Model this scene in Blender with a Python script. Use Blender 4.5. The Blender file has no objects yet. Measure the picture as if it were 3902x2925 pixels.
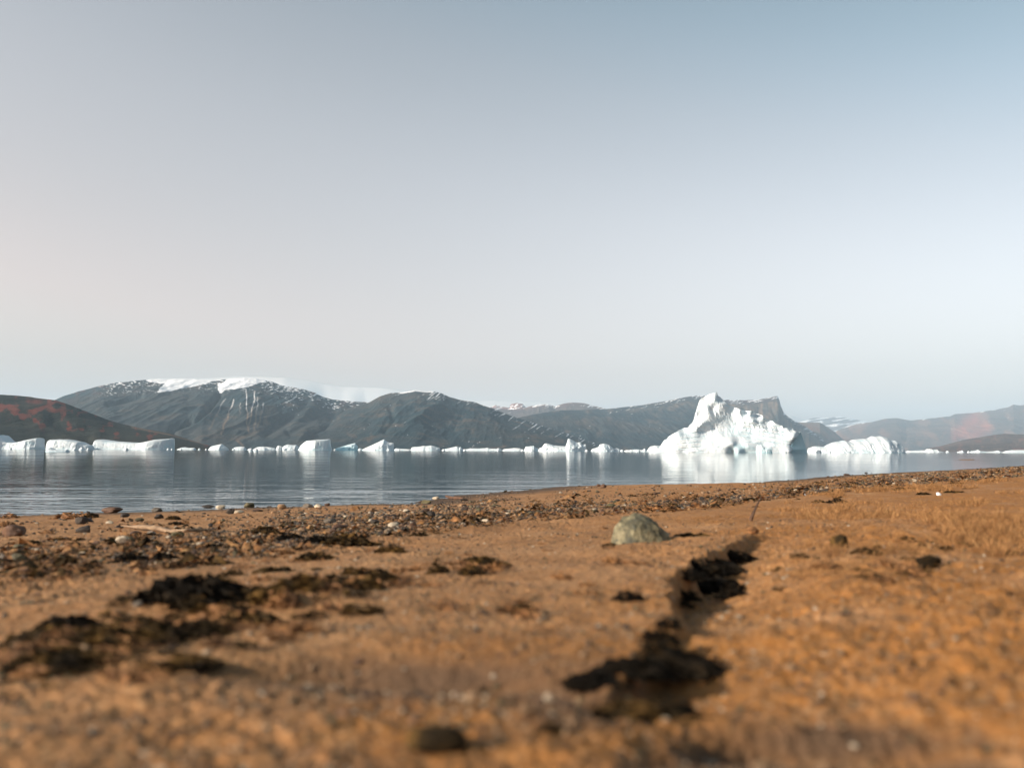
import bpy, bmesh, math, random
import numpy as np
from mathutils import Vector, Matrix

random.seed(11)
rng = np.random.default_rng(11)
scene = bpy.context.scene
COL = scene.collection

# ----------------------------------------------------------------- camera model
PW, PH, PF = 3902.0, 2925.0, 3156.0
ZC = 0.50                                   # eye height above the water, metres
PITCH = math.atan(251.5 / PF)
ROLL = 0.00345
SUN_EL, SUN_BACK = math.radians(20.0), math.radians(28.0)   # low sun from the left, a little behind

FWD = np.array([0, math.cos(PITCH), math.sin(PITCH)])
R0 = np.array([1.0, 0, 0])
U0 = np.array([0, -math.sin(PITCH), math.cos(PITCH)])
RIGHT = math.cos(ROLL) * R0 + math.sin(ROLL) * U0
UP = -math.sin(ROLL) * R0 + math.cos(ROLL) * U0
SUN_DIR = np.array([-math.cos(SUN_EL) * math.cos(SUN_BACK), -math.cos(SUN_EL) * math.sin(SUN_BACK), math.sin(SUN_EL)])


def ray(px, py):
    """direction through a photo pixel, scaled so that its y component is 1"""
    px = np.asarray(px, float); py = np.asarray(py, float)
    d = FWD + RIGHT * ((px[..., None] - PW / 2) / PF) - UP * ((py[..., None] - PH / 2) / PF)
    return d / d[..., 1:2]


def yh(px):
    return 1707.3 + 0.00345 * np.asarray(px, float)


def at(px, py, Y):
    d = ray(px, py)
    Y = np.asarray(Y, float)
    return np.stack([d[..., 0] * Y, Y + 0 * d[..., 0], ZC + d[..., 2] * Y], -1)


# ----------------------------------------------------------------- noise (numpy)
def _h(ix, iy, iz, seed):
    h = (ix.astype(np.int64) * 374761393 + iy.astype(np.int64) * 668265263 + iz.astype(np.int64) * 2147483647 + seed * 974711) & 0xFFFFFFFF
    h = ((h ^ (h >> 13)) * 1274126177) & 0xFFFFFFFF
    h = ((h ^ (h >> 16)) * 2246822519) & 0xFFFFFFFF
    return ((h ^ (h >> 15)) & 0xFFFFFF) / float(0xFFFFFF) * 2 - 1


def vn2(x, y, seed=0):
    x = np.asarray(x, float); y = np.asarray(y, float)
    ix = np.floor(x); iy = np.floor(y)
    fx = x - ix; fy = y - iy
    ux = fx * fx * fx * (fx * (fx * 6 - 15) + 10); uy = fy * fy * fy * (fy * (fy * 6 - 15) + 10)
    ix = ix.astype(np.int64); iy = iy.astype(np.int64); z = np.zeros_like(ix)
    a = _h(ix, iy, z, seed); b = _h(ix + 1, iy, z, seed); c = _h(ix, iy + 1, z, seed); d = _h(ix + 1, iy + 1, z, seed)
    return (a + (b - a) * ux) * (1 - uy) + (c + (d - c) * ux) * uy


def vn3(x, y, z, seed=0):
    ix = np.floor(x); iy = np.floor(y); iz = np.floor(z)
    f = [x - ix, y - iy, z - iz]
    u = [t * t * t * (t * (t * 6 - 15) + 10) for t in f]
    ix = ix.astype(np.int64); iy = iy.astype(np.int64); iz = iz.astype(np.int64)
    r = []
    for dz in (0, 1):
        a = _h(ix, iy, iz + dz, seed); b = _h(ix + 1, iy, iz + dz, seed)
        c = _h(ix, iy + 1, iz + dz, seed); d = _h(ix + 1, iy + 1, iz + dz, seed)
        r.append((a + (b - a) * u[0]) * (1 - u[1]) + (c + (d - c) * u[0]) * u[1])
    return r[0] + (r[1] - r[0]) * u[2]


def fbm2(x, y, o=4, seed=0, gain=.5, lac=2.03):
    s = 0; a = 1; t = 0
    for k in range(o):
        s = s + a * vn2(x, y, seed + k * 17); t += a
        x = x * lac + 3.1; y = y * lac + 1.7; a *= gain
    return s / t


def fbm3(x, y, z, o=4, seed=0, gain=.5):
    s = 0; a = 1; t = 0
    for k in range(o):
        s = s + a * vn3(x, y, z, seed + k * 17); t += a
        x = x * 2.03 + 3.1; y = y * 2.03 + 1.7; z = z * 2.03 + 5.3; a *= gain
    return s / t


def ridged2(x, y, o=4, seed=0):
    s = 0; a = 1; t = 0
    for k in range(o):
        s = s + a * (1 - 2 * np.abs(vn2(x, y, seed + k * 17))); t += a
        x = x * 2.03 + 3.1; y = y * 2.03 + 1.7; a *= .5
    return s / t


def sstep(a, b, x):
    t = np.clip((x - a) / (b - a), 0, 1)
    return t * t * (3 - 2 * t)


# ----------------------------------------------------------------- mesh helpers
def mesh_np(name, V, F, mats, smooth=True, attrs=None, fmat=None):
    me = bpy.data.meshes.new(name)
    V = np.asarray(V, np.float32); F = np.asarray(F, np.int32)
    n, k = F.shape
    me.vertices.add(len(V)); me.vertices.foreach_set('co', V.ravel())
    me.loops.add(n * k); me.loops.foreach_set('vertex_index', F.ravel())
    me.polygons.add(n)
    me.polygons.foreach_set('loop_start', np.arange(n, dtype=np.int32) * k)
    me.polygons.foreach_set('loop_total', np.full(n, k, np.int32))
    me.polygons.foreach_set('use_smooth', np.full(n, bool(smooth)))
    if fmat is not None:
        me.polygons.foreach_set('material_index', np.asarray(fmat, np.int32))
    for m in (mats if isinstance(mats, (list, tuple)) else [mats]):
        me.materials.append(m)
    me.update(calc_edges=True)
    me.validate()
    for an, av in (attrs or {}).items():
        a = me.attributes.new(an, 'FLOAT', 'POINT')
        a.data.foreach_set('value', np.asarray(av, np.float32).ravel())
    return me


def link(name, me, label=None, cat=None, group=None, kind=None, loc=None, parent=None):
    o = bpy.data.objects.new(name, me)
    COL.objects.link(o)
    if loc is not None: o.location = loc
    if label: o['label'] = label
    if cat: o['category'] = cat
    if group: o['group'] = group
    if kind: o['kind'] = kind
    if parent is not None: o.parent = parent
    return o


def grid_faces(nr, nc, wrap=False):
    r = np.arange(nr - 1)[:, None]; c = np.arange(nc if wrap else nc - 1)[None, :]
    c2 = (c + 1) % nc
    a = r * nc + c; b = r * nc + c2; d = (r + 1) * nc + c; e = (r + 1) * nc + c2
    return np.stack([a + 0 * b, b + 0 * a, e + 0 * a, d + 0 * b], -1).reshape(-1, 4)


# ----------------------------------------------------------------- materials
def new_mat(name):
    m = bpy.data.materials.new(name); m.use_nodes = True
    nt = m.node_tree
    return m, nt, nt.nodes['Principled BSDF']


def nd(nt, t, **kw):
    n = nt.nodes.new(t)
    for k, v in kw.items():
        if k in n.inputs: n.inputs[k].default_value = v
        else: setattr(n, k, v)
    return n


def lk(nt, a, b): nt.links.new(a, b)


def ramp(nt, fac, stops):
    r = nt.nodes.new('ShaderNodeValToRGB')
    e = r.color_ramp.elements
    while len(e) < len(stops): e.new(.5)
    for q, (p, c) in zip(e, stops):
        q.position = p; q.color = (c[0], c[1], c[2], 1)
    lk(nt, fac, r.inputs[0])
    return r.outputs[0]


def mixc(nt, fac, a, b, mode='MIX'):
    m = nt.nodes.new('ShaderNodeMix'); m.data_type = 'RGBA'; m.blend_type = mode
    for i, v in ((0, fac), (6, a), (7, b)):
        if hasattr(v, 'is_linked'): lk(nt, v, m.inputs[i])
        elif i == 0: m.inputs[0].default_value = v
        else: m.inputs[i].default_value = (v[0], v[1], v[2], 1)
    return m.outputs[2]


def math_n(nt, op, a, b=0.0, clamp=False):
    m = nt.nodes.new('ShaderNodeMath'); m.operation = op; m.use_clamp = clamp
    for i, v in ((0, a), (1, b)):
        if hasattr(v, 'is_linked'): lk(nt, v, m.inputs[i])
        else: m.inputs[i].default_value = v
    return m.outputs[0]


def attr(nt, name):
    n = nt.nodes.new('ShaderNodeAttribute'); n.attribute_name = name
    return n.outputs['Fac']


def pos(nt, scale=(1, 1, 1), src='geo'):
    if src == 'geo':
        g = nt.nodes.new('ShaderNodeNewGeometry').outputs['Position']
    else:
        g = nt.nodes.new('ShaderNodeTexCoord').outputs['Object']
    v = nt.nodes.new('ShaderNodeVectorMath'); v.operation = 'MULTIPLY'
    lk(nt, g, v.inputs[0]); v.inputs[1].default_value = scale
    return v.outputs[0]


def noise(nt, vec, scale, detail=4, rough=.55):
    n = nd(nt, 'ShaderNodeTexNoise', Scale=scale, Detail=detail, Roughness=rough)
    lk(nt, vec, n.inputs['Vector'])
    return n.outputs[0]


def bump(nt, h, strength, dist, normal=None):
    b = nd(nt, 'ShaderNodeBump', Strength=strength, Distance=dist)
    lk(nt, h, b.inputs['Height'])
    if normal is not None: lk(nt, normal, b.inputs['Normal'])
    return b.outputs[0]


# sand
M_SAND, nt, bs = new_mat('sand')
P = pos(nt)
patch = noise(nt, P, 3.0, 5, .6)
grain = noise(nt, P, 420, 3, .7)
mid = noise(nt, P, 60, 4, .65)
c = ramp(nt, patch, [(.3, (.27, .132, .055)), (.5, (.41, .228, .115)), (.7, (.49, .30, .17))])
c = mixc(nt, math_n(nt, 'MULTIPLY', attr(nt, 'ochre'), .9, True), c, (.36, .148, .024))
c = mixc(nt, ramp(nt, mid, [(.34, (1, 1, 1)), (.50, (0, 0, 0))]), c, (.19, .105, .052))
v = nd(nt, 'ShaderNodeTexVoronoi', Scale=330.0); lk(nt, P, v.inputs['Vector'])
hs = nt.nodes.new('ShaderNodeSeparateColor'); lk(nt, v.outputs['Color'], hs.inputs[0])
gc = ramp(nt, hs.outputs[0], [(0, (.10, .06, .035)), (.12, (.20, .10, .05)), (.35, (.33, .172, .075)), (.72, (.42, .245, .125)), (.9, (.54, .34, .175)), (1, (.74, .56, .38))])
c = mixc(nt, .30, c, gc)
c = mixc(nt, 1.0, c, (.87, .79, .665), 'MULTIPLY')
c = mixc(nt, attr(nt, 'damp_and_shade'), c, (.095, .056, .032))  # wet sand at the water, and painted shadow bands in the foreground
lk(nt, c, bs.inputs['Base Color'])
rr = math_n(nt, 'MULTIPLY_ADD', attr(nt, 'damp_and_shade'), -.08); nt.nodes[-1].inputs[2].default_value = .9
lk(nt, rr, bs.inputs['Roughness'])
bs.inputs['Specular IOR Level'].default_value = .25
b1 = bump(nt, mid, .8, .006)
lk(nt, bump(nt, grain, .9, .0022, b1), bs.inputs['Normal'])


def stone_mat(name, stops, scale=26, speck=None, rough=.75):
    m, nt, bs = new_mat(name)
    P = pos(nt, (1, 1, 1))
    info = nt.nodes.new('ShaderNodeObjectInfo')
    n1 = noise(nt, P, scale, 5, .65)
    c = ramp(nt, n1, stops)
    val = ramp(nt, info.outputs['Random'], [(0, (.62, .62, .62)), (1, (1.15, 1.12, 1.08))])
    c = mixc(nt, 1.0, c, val, 'MULTIPLY')
    if speck:
        n2 = noise(nt, P, scale * 6, 3, .6)
        c = mixc(nt, ramp(nt, n2, [(.58, (0, 0, 0)), (.66, (1, 1, 1))]), c, speck)
    lk(nt, c, bs.inputs['Base Color'])
    bs.inputs['Roughness'].default_value = rough
    lk(nt, bump(nt, noise(nt, P, scale * 5, 5, .7), .7, .004), bs.inputs['Normal'])
    return m


SM = {
    'dark': stone_mat('dark_stone', [(.3, (.016, .011, .008)), (.6, (.045, .030, .020)), (.8, (.09, .058, .034))]),
    'grey': stone_mat('grey_stone', [(.3, (.09, .072, .055)), (.6, (.17, .14, .11)), (.8, (.26, .22, .175))], speck=(.08, .07, .06)),
    'tan': stone_mat('tan_stone', [(.3, (.19, .11, .052)), (.6, (.31, .19, .10)), (.8, (.42, .29, .17))]),
    'pale': stone_mat('pale_stone', [(.3, (.36, .28, .19)), (.6, (.52, .43, .32)), (.8, (.68, .59, .48))]),
    'rust': stone_mat('rust_stone', [(.3, (.045, .022, .012)), (.6, (.11, .052, .026)), (.8, (.22, .11, .05))]),
    'olive': stone_mat('olive_stone', [(.3, (.05, .04, .018)), (.6, (.11, .09, .042)), (.8, (.20, .165, .08))]),
}
KINDS = list(SM)
M_BOULDER = stone_mat('lichen_stone', [(.32, (.040, .038, .025)), (.46, (.115, .103, .058)), (.56, (.28, .24, .135)), (.7, (.43, .37, .23))], scale=30, speck=(.06, .07, .055))

M_WEED, nt, bs = new_mat('seaweed')
P = pos(nt)
lk(nt, ramp(nt, noise(nt, P, 45, 4, .6), [(.36, (.011, .008, .005)), (.5, (.030, .019, .008)), (.62, (.095, .052, .016)), (.78, (.21, .115, .036))]), bs.inputs['Base Color'])
bs.inputs['Roughness'].default_value = .9; bs.inputs['Specular IOR Level'].default_value = .1

M_KELP_SHADE, nt, bs = new_mat('kelp_and_shade')  # near-black: real dark kelp, and the mats added as shade in the step
P = pos(nt)
lk(nt, ramp(nt, noise(nt, P, 45, 4, .6), [(.4, (.006, .005, .004)), (.6, (.014, .010, .006)), (.78, (.045, .026, .010))]), bs.inputs['Base Color'])
bs.inputs['Roughness'].default_value = .9; bs.inputs['Specular IOR Level'].default_value = .08

M_RUSTWEED, nt, bs = new_mat('dry_algae')
P = pos(nt)
lk(nt, ramp(nt, noise(nt, P, 45, 4, .6), [(.3, (.06, .028, .010)), (.5, (.20, .085, .025)), (.7, (.36, .17, .055))]), bs.inputs['Base Color'])
bs.inputs['Roughness'].default_value = .8

M_WOOD, nt, bs = new_mat('driftwood')
P = pos(nt, (4, 30, 30), 'obj')
c = ramp(nt, noise(nt, P, 3, 5, .6), [(.3, (.10, .06, .035)), (.55, (.26, .17, .10)), (.75, (.42, .30, .19))])
lk(nt, c, bs.inputs['Base Color']); bs.inputs['Roughness'].default_value = .85

M_GRASS, nt, bs = new_mat('dry_grass')
P = pos(nt)
lk(nt, ramp(nt, noise(nt, P, 60, 4, .75), [(.30, (.06, .030, .010)), (.47, (.22, .10, .030)), (.6, (.36, .19, .07)), (.75, (.50, .33, .15))]), bs.inputs['Base Color'])
bs.inputs['Roughness'].default_value = .85

M_SHELL, nt, bs = new_mat('white_shell')
bs.inputs['Base Color'].default_value = (.85, .82, .78, 1); bs.inputs['Roughness'].default_value = .3

# ice
M_ICE, nt, bs = new_mat('ice')
P = pos(nt, (1, 1, 1))
c = ramp(nt, noise(nt, P, .35, 6, .6), [(.3, (.50, .59, .635)), (.5, (.61, .65, .675)), (.7, (.655, .68, .695))])
band = nd(nt, 'ShaderNodeTexWave', Scale=.22, Distortion=3.0, Detail=3.0); band.bands_direction = 'Z'
lk(nt, pos(nt, (.25, .25, 1.6)), band.inputs['Vector'])
c = mixc(nt, math_n(nt, 'MULTIPLY', ramp(nt, band.outputs[1], [(.0, (1, 1, 1)), (.10, (0, 0, 0))]), .55), c, (.48, .66, .74))
c = mixc(nt, attr(nt, 'blue'), c, (.30, .62, .70))
c = mixc(nt, attr(nt, 'dirt'), c, (.30, .22, .15))
lk(nt, c, bs.inputs['Base Color'])
bs.inputs['Roughness'].default_value = .55
bs.inputs['Specular IOR Level'].default_value = .35
b1 = bump(nt, noise(nt, P, 1.3, 8, .7), .4, .4)
lk(nt, b1, bs.inputs['Normal'])


# hills
def hill_mat(name, lo, mid, hi, red=(.17, .042, .028), scale=.012):
    m, nt, bs = new_mat(name)
    P = pos(nt, (scale, scale, scale * 1.6))
    n = noise(nt, P, 1.0, 9, .68)
    c = ramp(nt, n, [(.3, lo), (.52, mid), (.72, hi)])
    big = noise(nt, pos(nt, (scale * .12, scale * .12, scale * .35)), 1.0, 5, .6)
    c = mixc(nt, math_n(nt, 'MULTIPLY', ramp(nt, big, [(.46, (0, 0, 0)), (.62, (1, 1, 1))]), .35), c, [q * 1.25 for q in hi])
    c = mixc(nt, attr(nt, 'red'), c, red)
    c = mixc(nt, attr(nt, 'scree'), c, (.25, .165, .11))
    c = mixc(nt, attr(nt, 'snow'), c, (.80, .81, .83))
    lk(nt, c, bs.inputs['Base Color'])
    bs.inputs['Roughness'].default_value = .95
    bs.inputs['Specular IOR Level'].default_value = .1
    lk(nt, bump(nt, noise(nt, P, 3.0, 8, .7), .55, .25 / scale), bs.inputs['Normal'])
    return m


M_HILL_N = hill_mat('near_tundra', (.010, .016, .017), (.020, .026, .023), (.040, .038, .028), scale=.02)
M_HILL = hill_mat('tundra_rock', (.005, .021, .031), (.016, .036, .045), (.085, .062, .046), scale=.008)
M_HILL_B = hill_mat('brown_rock', (.03, .03, .033), (.075, .058, .052), (.15, .10, .078), red=(.34, .10, .065), scale=.005)
M_SNOW, nt, bs = new_mat('ice_cap')
bs.inputs['Base Color'].default_value = (.50, .465, .44, 1); bs.inputs['Roughness'].default_value = .8

# water
M_WATER, nt, bs = new_mat('sea_water')
bs.inputs['Base Color'].default_value = (.006, .018, .023, 1)
bs.inputs['IOR'].default_value = 1.333
w1 = noise(nt, pos(nt, (.55, 1, 1)), 5.0, 3, .5)
w2 = noise(nt, pos(nt, (.30, 1, 1)), .9, 3, .5)
w3 = noise(nt, pos(nt, (.25, 1, 1)), .10, 4, .5)
amp = ramp(nt, w3, [(.35, (.35, .35, .35)), (.65, (1, 1, 1))])
ln_ = nt.nodes.new('ShaderNodeVectorMath'); ln_.operation = 'LENGTH'; lk(nt, pos(nt), ln_.inputs[0])
calm = math_n(nt, 'DIVIDE', ln_.outputs['Value'], 60.0, True)
calm = ramp(nt, calm, [(.10, (1, 1, 1)), (.22, (.45, .45, .45)), (.38, (.26, .26, .26)), (1.0, (.17, .17, .17))])
amp = math_n(nt, 'MULTIPLY', amp, calm)
far_ = math_n(nt, 'SUBTRACT', 1.0, calm, True)
streak = noise(nt, pos(nt, (.006, .12, 1)), 1.0, 5, .6)
rgh = math_n(nt, 'MULTIPLY', far_, ramp(nt, streak, [(.35, (.02, .02, .02)), (.5, (.042, .042, .042)), (.65, (.07, .07, .07))]))
lk(nt, math_n(nt, 'ADD', rgh, .012), bs.inputs['Roughness'])
h = math_n(nt, 'MULTIPLY', w1, .013)
h = math_n(nt, 'MULTIPLY', h, amp)
h2 = math_n(nt, 'MULTIPLY_ADD', math_n(nt, 'MULTIPLY', w2, calm), .030); lk(nt, h, nt.nodes[-1].inputs[2])
lk(nt, bump(nt, h2, 1.0, 1.0), bs.inputs['Normal'])


# ----------------------------------------------------------------- beach
SHORE = np.array([(-240, -160), (-60, -33), (-14, -1.5), (-3.9, 6.1), (-3.5, 6.3), (-2.6, 6.75), (-1.56, 7.5), (-1.0, 7.75), (-.35, 9.4), (.1, 10.2),
                  (.58, 11.35), (1.2, 11.75), (2.4, 11.95), (3.3, 12.4), (4.2, 13.7), (7.85, 18.3), (13.3, 24), (18.4, 29.8), (32, 47), (90, 120), (400, 460)], float)


def poly_sd(x, y, poly):
    """signed distance to an open polyline (positive on its right side) and the arc position 0..1"""
    best = np.full(x.shape, 1e18); sg = np.ones(x.shape); arc = np.zeros(x.shape)
    L = np.hypot(*(poly[1:] - poly[:-1]).T); cum = np.concatenate([[0], np.cumsum(L)])
    for i in range(len(poly) - 1):
        ax, ay = poly[i]; dx, dy = poly[i + 1] - poly[i]
        t = np.clip(((x - ax) * dx + (y - ay) * dy) / (dx * dx + dy * dy), 0, 1)
        ex = x - ax - t * dx; ey = y - ay - t * dy
        d = ex * ex + ey * ey
        m = d < best
        best = np.where(m, d, best)
        sg = np.where(m, np.where(dx * ey - dy * ex > 0, -1.0, 1.0), sg)
        arc = np.where(m, (cum[i] + t * L[i]) / cum[-1], arc)
    return sg * np.sqrt(best), arc


S0 = float(poly_sd(np.zeros(1), np.zeros(1), SHORE)[0][0])


def base_h(x, y):
    s, _ = poly_sd(x, y, SHORE)
    h = np.where(s > 0, .39 * s / S0, .055 * s)
    top = .39 * 1.35
    return np.where(h > top, top + (1 - np.exp(-(h - top) / .6)) * .6, np.maximum(h, -3.0))


def ground(px, py, f=base_h):
    """photo pixel -> point on the beach by marching the view ray"""
    px = np.atleast_1d(np.asarray(px, float)); py = np.atleast_1d(np.asarray(py, float))
    d = ray(px, py)
    ys = np.exp(np.linspace(math.log(.12), math.log(45), 700))
    X = d[:, 0:1] * ys; Z = ZC + d[:, 2:3] * ys
    g = f(X, np.broadcast_to(ys, X.shape))
    below = (Z < g)
    i = np.where(below.any(1), below.argmax(1), len(ys) - 1)
    i = np.maximum(i, 1)
    k = np.arange(len(px))
    a = (Z - g)[k, i - 1]; b = (Z - g)[k, i]
    t = np.clip(a / np.where(np.abs(a - b) < 1e-9, 1e-9, a - b), 0, 1)
    Y = ys[i - 1] + (ys[i] - ys[i - 1]) * t
    return np.stack([d[:, 0] * Y, Y], -1)


LIP = ground(*np.array([(3010, 2040), (2870, 2068), (2700, 2130), (2575, 2215), (2598, 2290), (2545, 2395), (2470, 2460), (2400, 2520),
                        (2330, 2588), (2165, 2612), (2225, 2690), (2300, 2770), (2330, 2850), (2390, 3000)], float).T)
_l = np.concatenate([[0], np.cumsum(np.hypot(*(LIP[1:] - LIP[:-1]).T))]); LIP_ARC = _l / _l[-1]
# hollows in the sand, most added to shade the foreground bands, photo pixel of the centre, radius along and across the sight line (m), depth (m)
HOLLOWS_AND_SHADE = [((1250, 2530), .06, .032, .021), ((1650, 2550), .055, .03, .022), ((2030, 2580), .05, .028, .021), ((2850, 2740), .045, .03, .020),
           ((3200, 2770), .05, .028, .021), ((3600, 2760), .05, .03, .020), ((2700, 2850), .035, .02, .009), ((3700, 2930), .03, .018, .010),
           ((2380, 2270), .03, .02, .004), ((1960, 2320), .02, .02, .005), ((3120, 2480), .03, .02, .004), ((3300, 2600), .03, .02, .004)]
HOL = [(ground(c[0], c[1])[0], a, b, d) for c, a, b, d in HOLLOWS_AND_SHADE]
# swells: ridges of heaped sand, as seen along the bands of weed
SWELL = [(ground(c[0], c[1])[0], a, b, d) for c, a, b, d in
         [((700, 2330), .16, .05, .012), ((1250, 2300), .12, .04, .009), ((250, 2500), .10, .04, .010), ((900, 2430), .12, .035, .009), ((3400, 2060), .35, .10, .018),
          ((3750, 2010), .25, .12, .020), ((3150, 2130), .12, .06, .010), ((1700, 2260), .12, .04, .006)]]


def sand_h(x, y, fine=True):
    h = base_h(x, y)
    r = np.hypot(x, y)
    near = 1 / (1 + (r / 5) ** 2)
    h = h + .010 * fbm2(x * 1.3, y * 1.3, 3, 5) * sstep(.5, 2.5, r) + .007 * fbm2(x * 5, y * 6, 3, 9) * sstep(.15, .6, r)
    sd, arc = poly_sd(x, y, LIP)
    fade = sstep(0, .12, arc) * (1 - sstep(.80, .97, arc))
    wob = .017 * fbm2(x * 11, y * 11, 3, 29) + .006 * fbm2(x * 45, y * 45, 4, 31)
    e = sstep(-.013, .006, sd + wob)
    up = .006 * np.exp(-np.maximum(sd, 0) ** 2 / .12 ** 2)
    prof = np.interp(arc, LIP_ARC, [0, .6, 1.1, 1.35, .6, .32, .6, 1.15, 1.6, 1.7, 1.5, .9, .4, 0])
    up = up * prof; dn = prof * -.030 * np.exp(-np.minimum(sd, 0) ** 2 / .10 ** 2)
    h = h + fade * (up * e + dn * (1 - e)) * np.exp(-(r / 2.2) ** 4)
    h = h + fade * prof * .0050 * fbm2(x * 55, y * 55, 3, 33) * np.exp(-(sd / .022) ** 2)
    for (c, a, b, d) in HOL:
        h = h - d * np.exp(-((x - c[0]) / a) ** 2 - ((y - c[1]) / b) ** 2)
    for (c, a, b, d) in SWELL:
        h = h + d * np.exp(-((x - c[0]) / a) ** 2 - ((y - c[1]) / b) ** 2)
    h = h + sstep(.03, .35, x / np.maximum(r, .05)) * (1 - sstep(3, 7, r)) * (.0055 * fbm2(x * 17, y * 17, 4, 51, .6) + .0035 * ridged2(x * 27, y * 27, 3, 53))   # rough tufty sand on the right
    if fine:
        am = .55 + .9 * sstep(-.3, .4, fbm2(x * 3.1, y * 3.1, 3, 39))
        h = h + am * (.0042 * fbm2(x * 13, y * 16, 5, 41, .62) + .0022 * (ridged2(x * 31, y * 34, 3, 45) - .2)) + near * am * (.0016 * fbm2(x * 85, y * 85, 3, 43, .7) + .0011 * vn2(x * 260, y * 260, 47))
    return h


na, nb = 980, 130
front = np.linspace(-36, 36, na)
back = np.linspace(36, 324, nb + 2)[1:-1]
az = np.radians(np.concatenate([front, back]))
rad = np.concatenate([np.geomspace(.10, 30, 1000), np.geomspace(30.5, 420, 40)])
A, Rr = np.meshgrid(az, rad)
X = np.sin(A) * Rr; Y = np.cos(A) * Rr
Z = sand_h(X, Y)
S, _ = poly_sd(X, Y, SHORE)
damp_and_shade = 1 - sstep(.015, .065, base_h(X, Y) + .02 * fbm2(X * 1.2, Y * 1.2, 3, 61))
pxs = PW / 2 + PF * X / np.maximum(Y, .05)
ochre = sstep(-.02, .45, X / np.maximum(Rr, .1) + .60 * (1 - sstep(.40, 1.05, Rr)) + .25 * fbm2(X * 2.2, Y * 2.2, 4, 71)) * sstep(-.55, .2, fbm2(X * 7, Y * 7, 4, 73) + .1)
V = np.concatenate([np.stack([X, Y, Z], -1).reshape(-1, 3), [[0, 0, float(sand_h(np.zeros(1), np.zeros(1))[0])]]])
F = grid_faces(len(rad), len(az), wrap=True)[:, ::-1]
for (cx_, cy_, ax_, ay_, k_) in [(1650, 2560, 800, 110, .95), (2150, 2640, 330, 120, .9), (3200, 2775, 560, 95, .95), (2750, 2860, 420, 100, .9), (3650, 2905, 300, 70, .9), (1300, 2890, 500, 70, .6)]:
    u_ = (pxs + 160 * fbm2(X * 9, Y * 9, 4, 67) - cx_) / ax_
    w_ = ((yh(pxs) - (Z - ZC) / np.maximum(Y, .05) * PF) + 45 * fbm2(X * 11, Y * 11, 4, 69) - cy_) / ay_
    damp_and_shade = np.maximum(damp_and_shade, np.where(Y > .1, k_ * np.exp(-(u_ * u_ + w_ * w_) ** 1.5), 0))          # soft shadow bands painted dark across the foreground sand
me = mesh_np('beach', V, F, M_SAND, True, {'damp_and_shade': np.append(damp_and_shade.ravel(), 0), 'ochre': np.append(ochre.ravel(), 0)})
bm_c = bmesh.new(); bm_c.from_mesh(me); bm_c.verts.ensure_lookup_table()
cv = bm_c.verts[len(V) - 1]
for i in range(len(az)):
    bm_c.faces.new((cv, bm_c.verts[(i + 1) % len(az)], bm_c.verts[i]))
bm_c.to_mesh(me); bm_c.free()
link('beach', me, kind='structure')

# ----------------------------------------------------------------- sea
rs = np.concatenate([[0.0], np.geomspace(.8, 24000, 70)])
aa = np.linspace(0, 2 * math.pi, 129)[:-1]
A2, R2 = np.meshgrid(aa, rs)
me = mesh_np('sea', np.stack([np.sin(A2) * R2, np.cos(A2) * R2, 0 * R2], -1).reshape(-1, 3), grid_faces(len(rs), len(aa), True)[:, ::-1], M_WATER)
link('sea', me, kind='structure')
me = mesh_np('seabed', np.array([(-24000, -24000, -6), (24000, -24000, -6), (24000, 24000, -6), (-24000, 24000, -6)], float), np.array([[0, 1, 2, 3]]), M_HILL_N)
link('seabed', me, kind='structure')


# ----------------------------------------------------------------- hills
def z1(u, v): return (u * .452, 1400 + v * .452)          # pixel of the enlarged views the outlines were read from
def z2(u, v): return (900 + u * .452, 1400 + v * .452)
def z3(u, v): return (1800 + u * .3617, 1400 + v * .3617)
def z4(u, v): return (2400 + u * .339, 1450 + v * .339)
def z5(u, v): return (2900 + u * .453, 1450 + v * .453)


def seg_d(px, py, line, sy=1.0):
    best = np.full(px.shape, 1e9)
    for (ax, ay), (bx, by) in zip(line[:-1], line[1:]):
        dx, dy = bx - ax, (by - ay) * sy
        t = np.clip(((px - ax) * dx + (py - ay) * sy * dy) / (dx * dx + dy * dy + 1e-9), 0, 1)
        best = np.minimum(best, np.hypot(px - ax - t * dx, (py - ay) * sy - t * dy))
    return best


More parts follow.
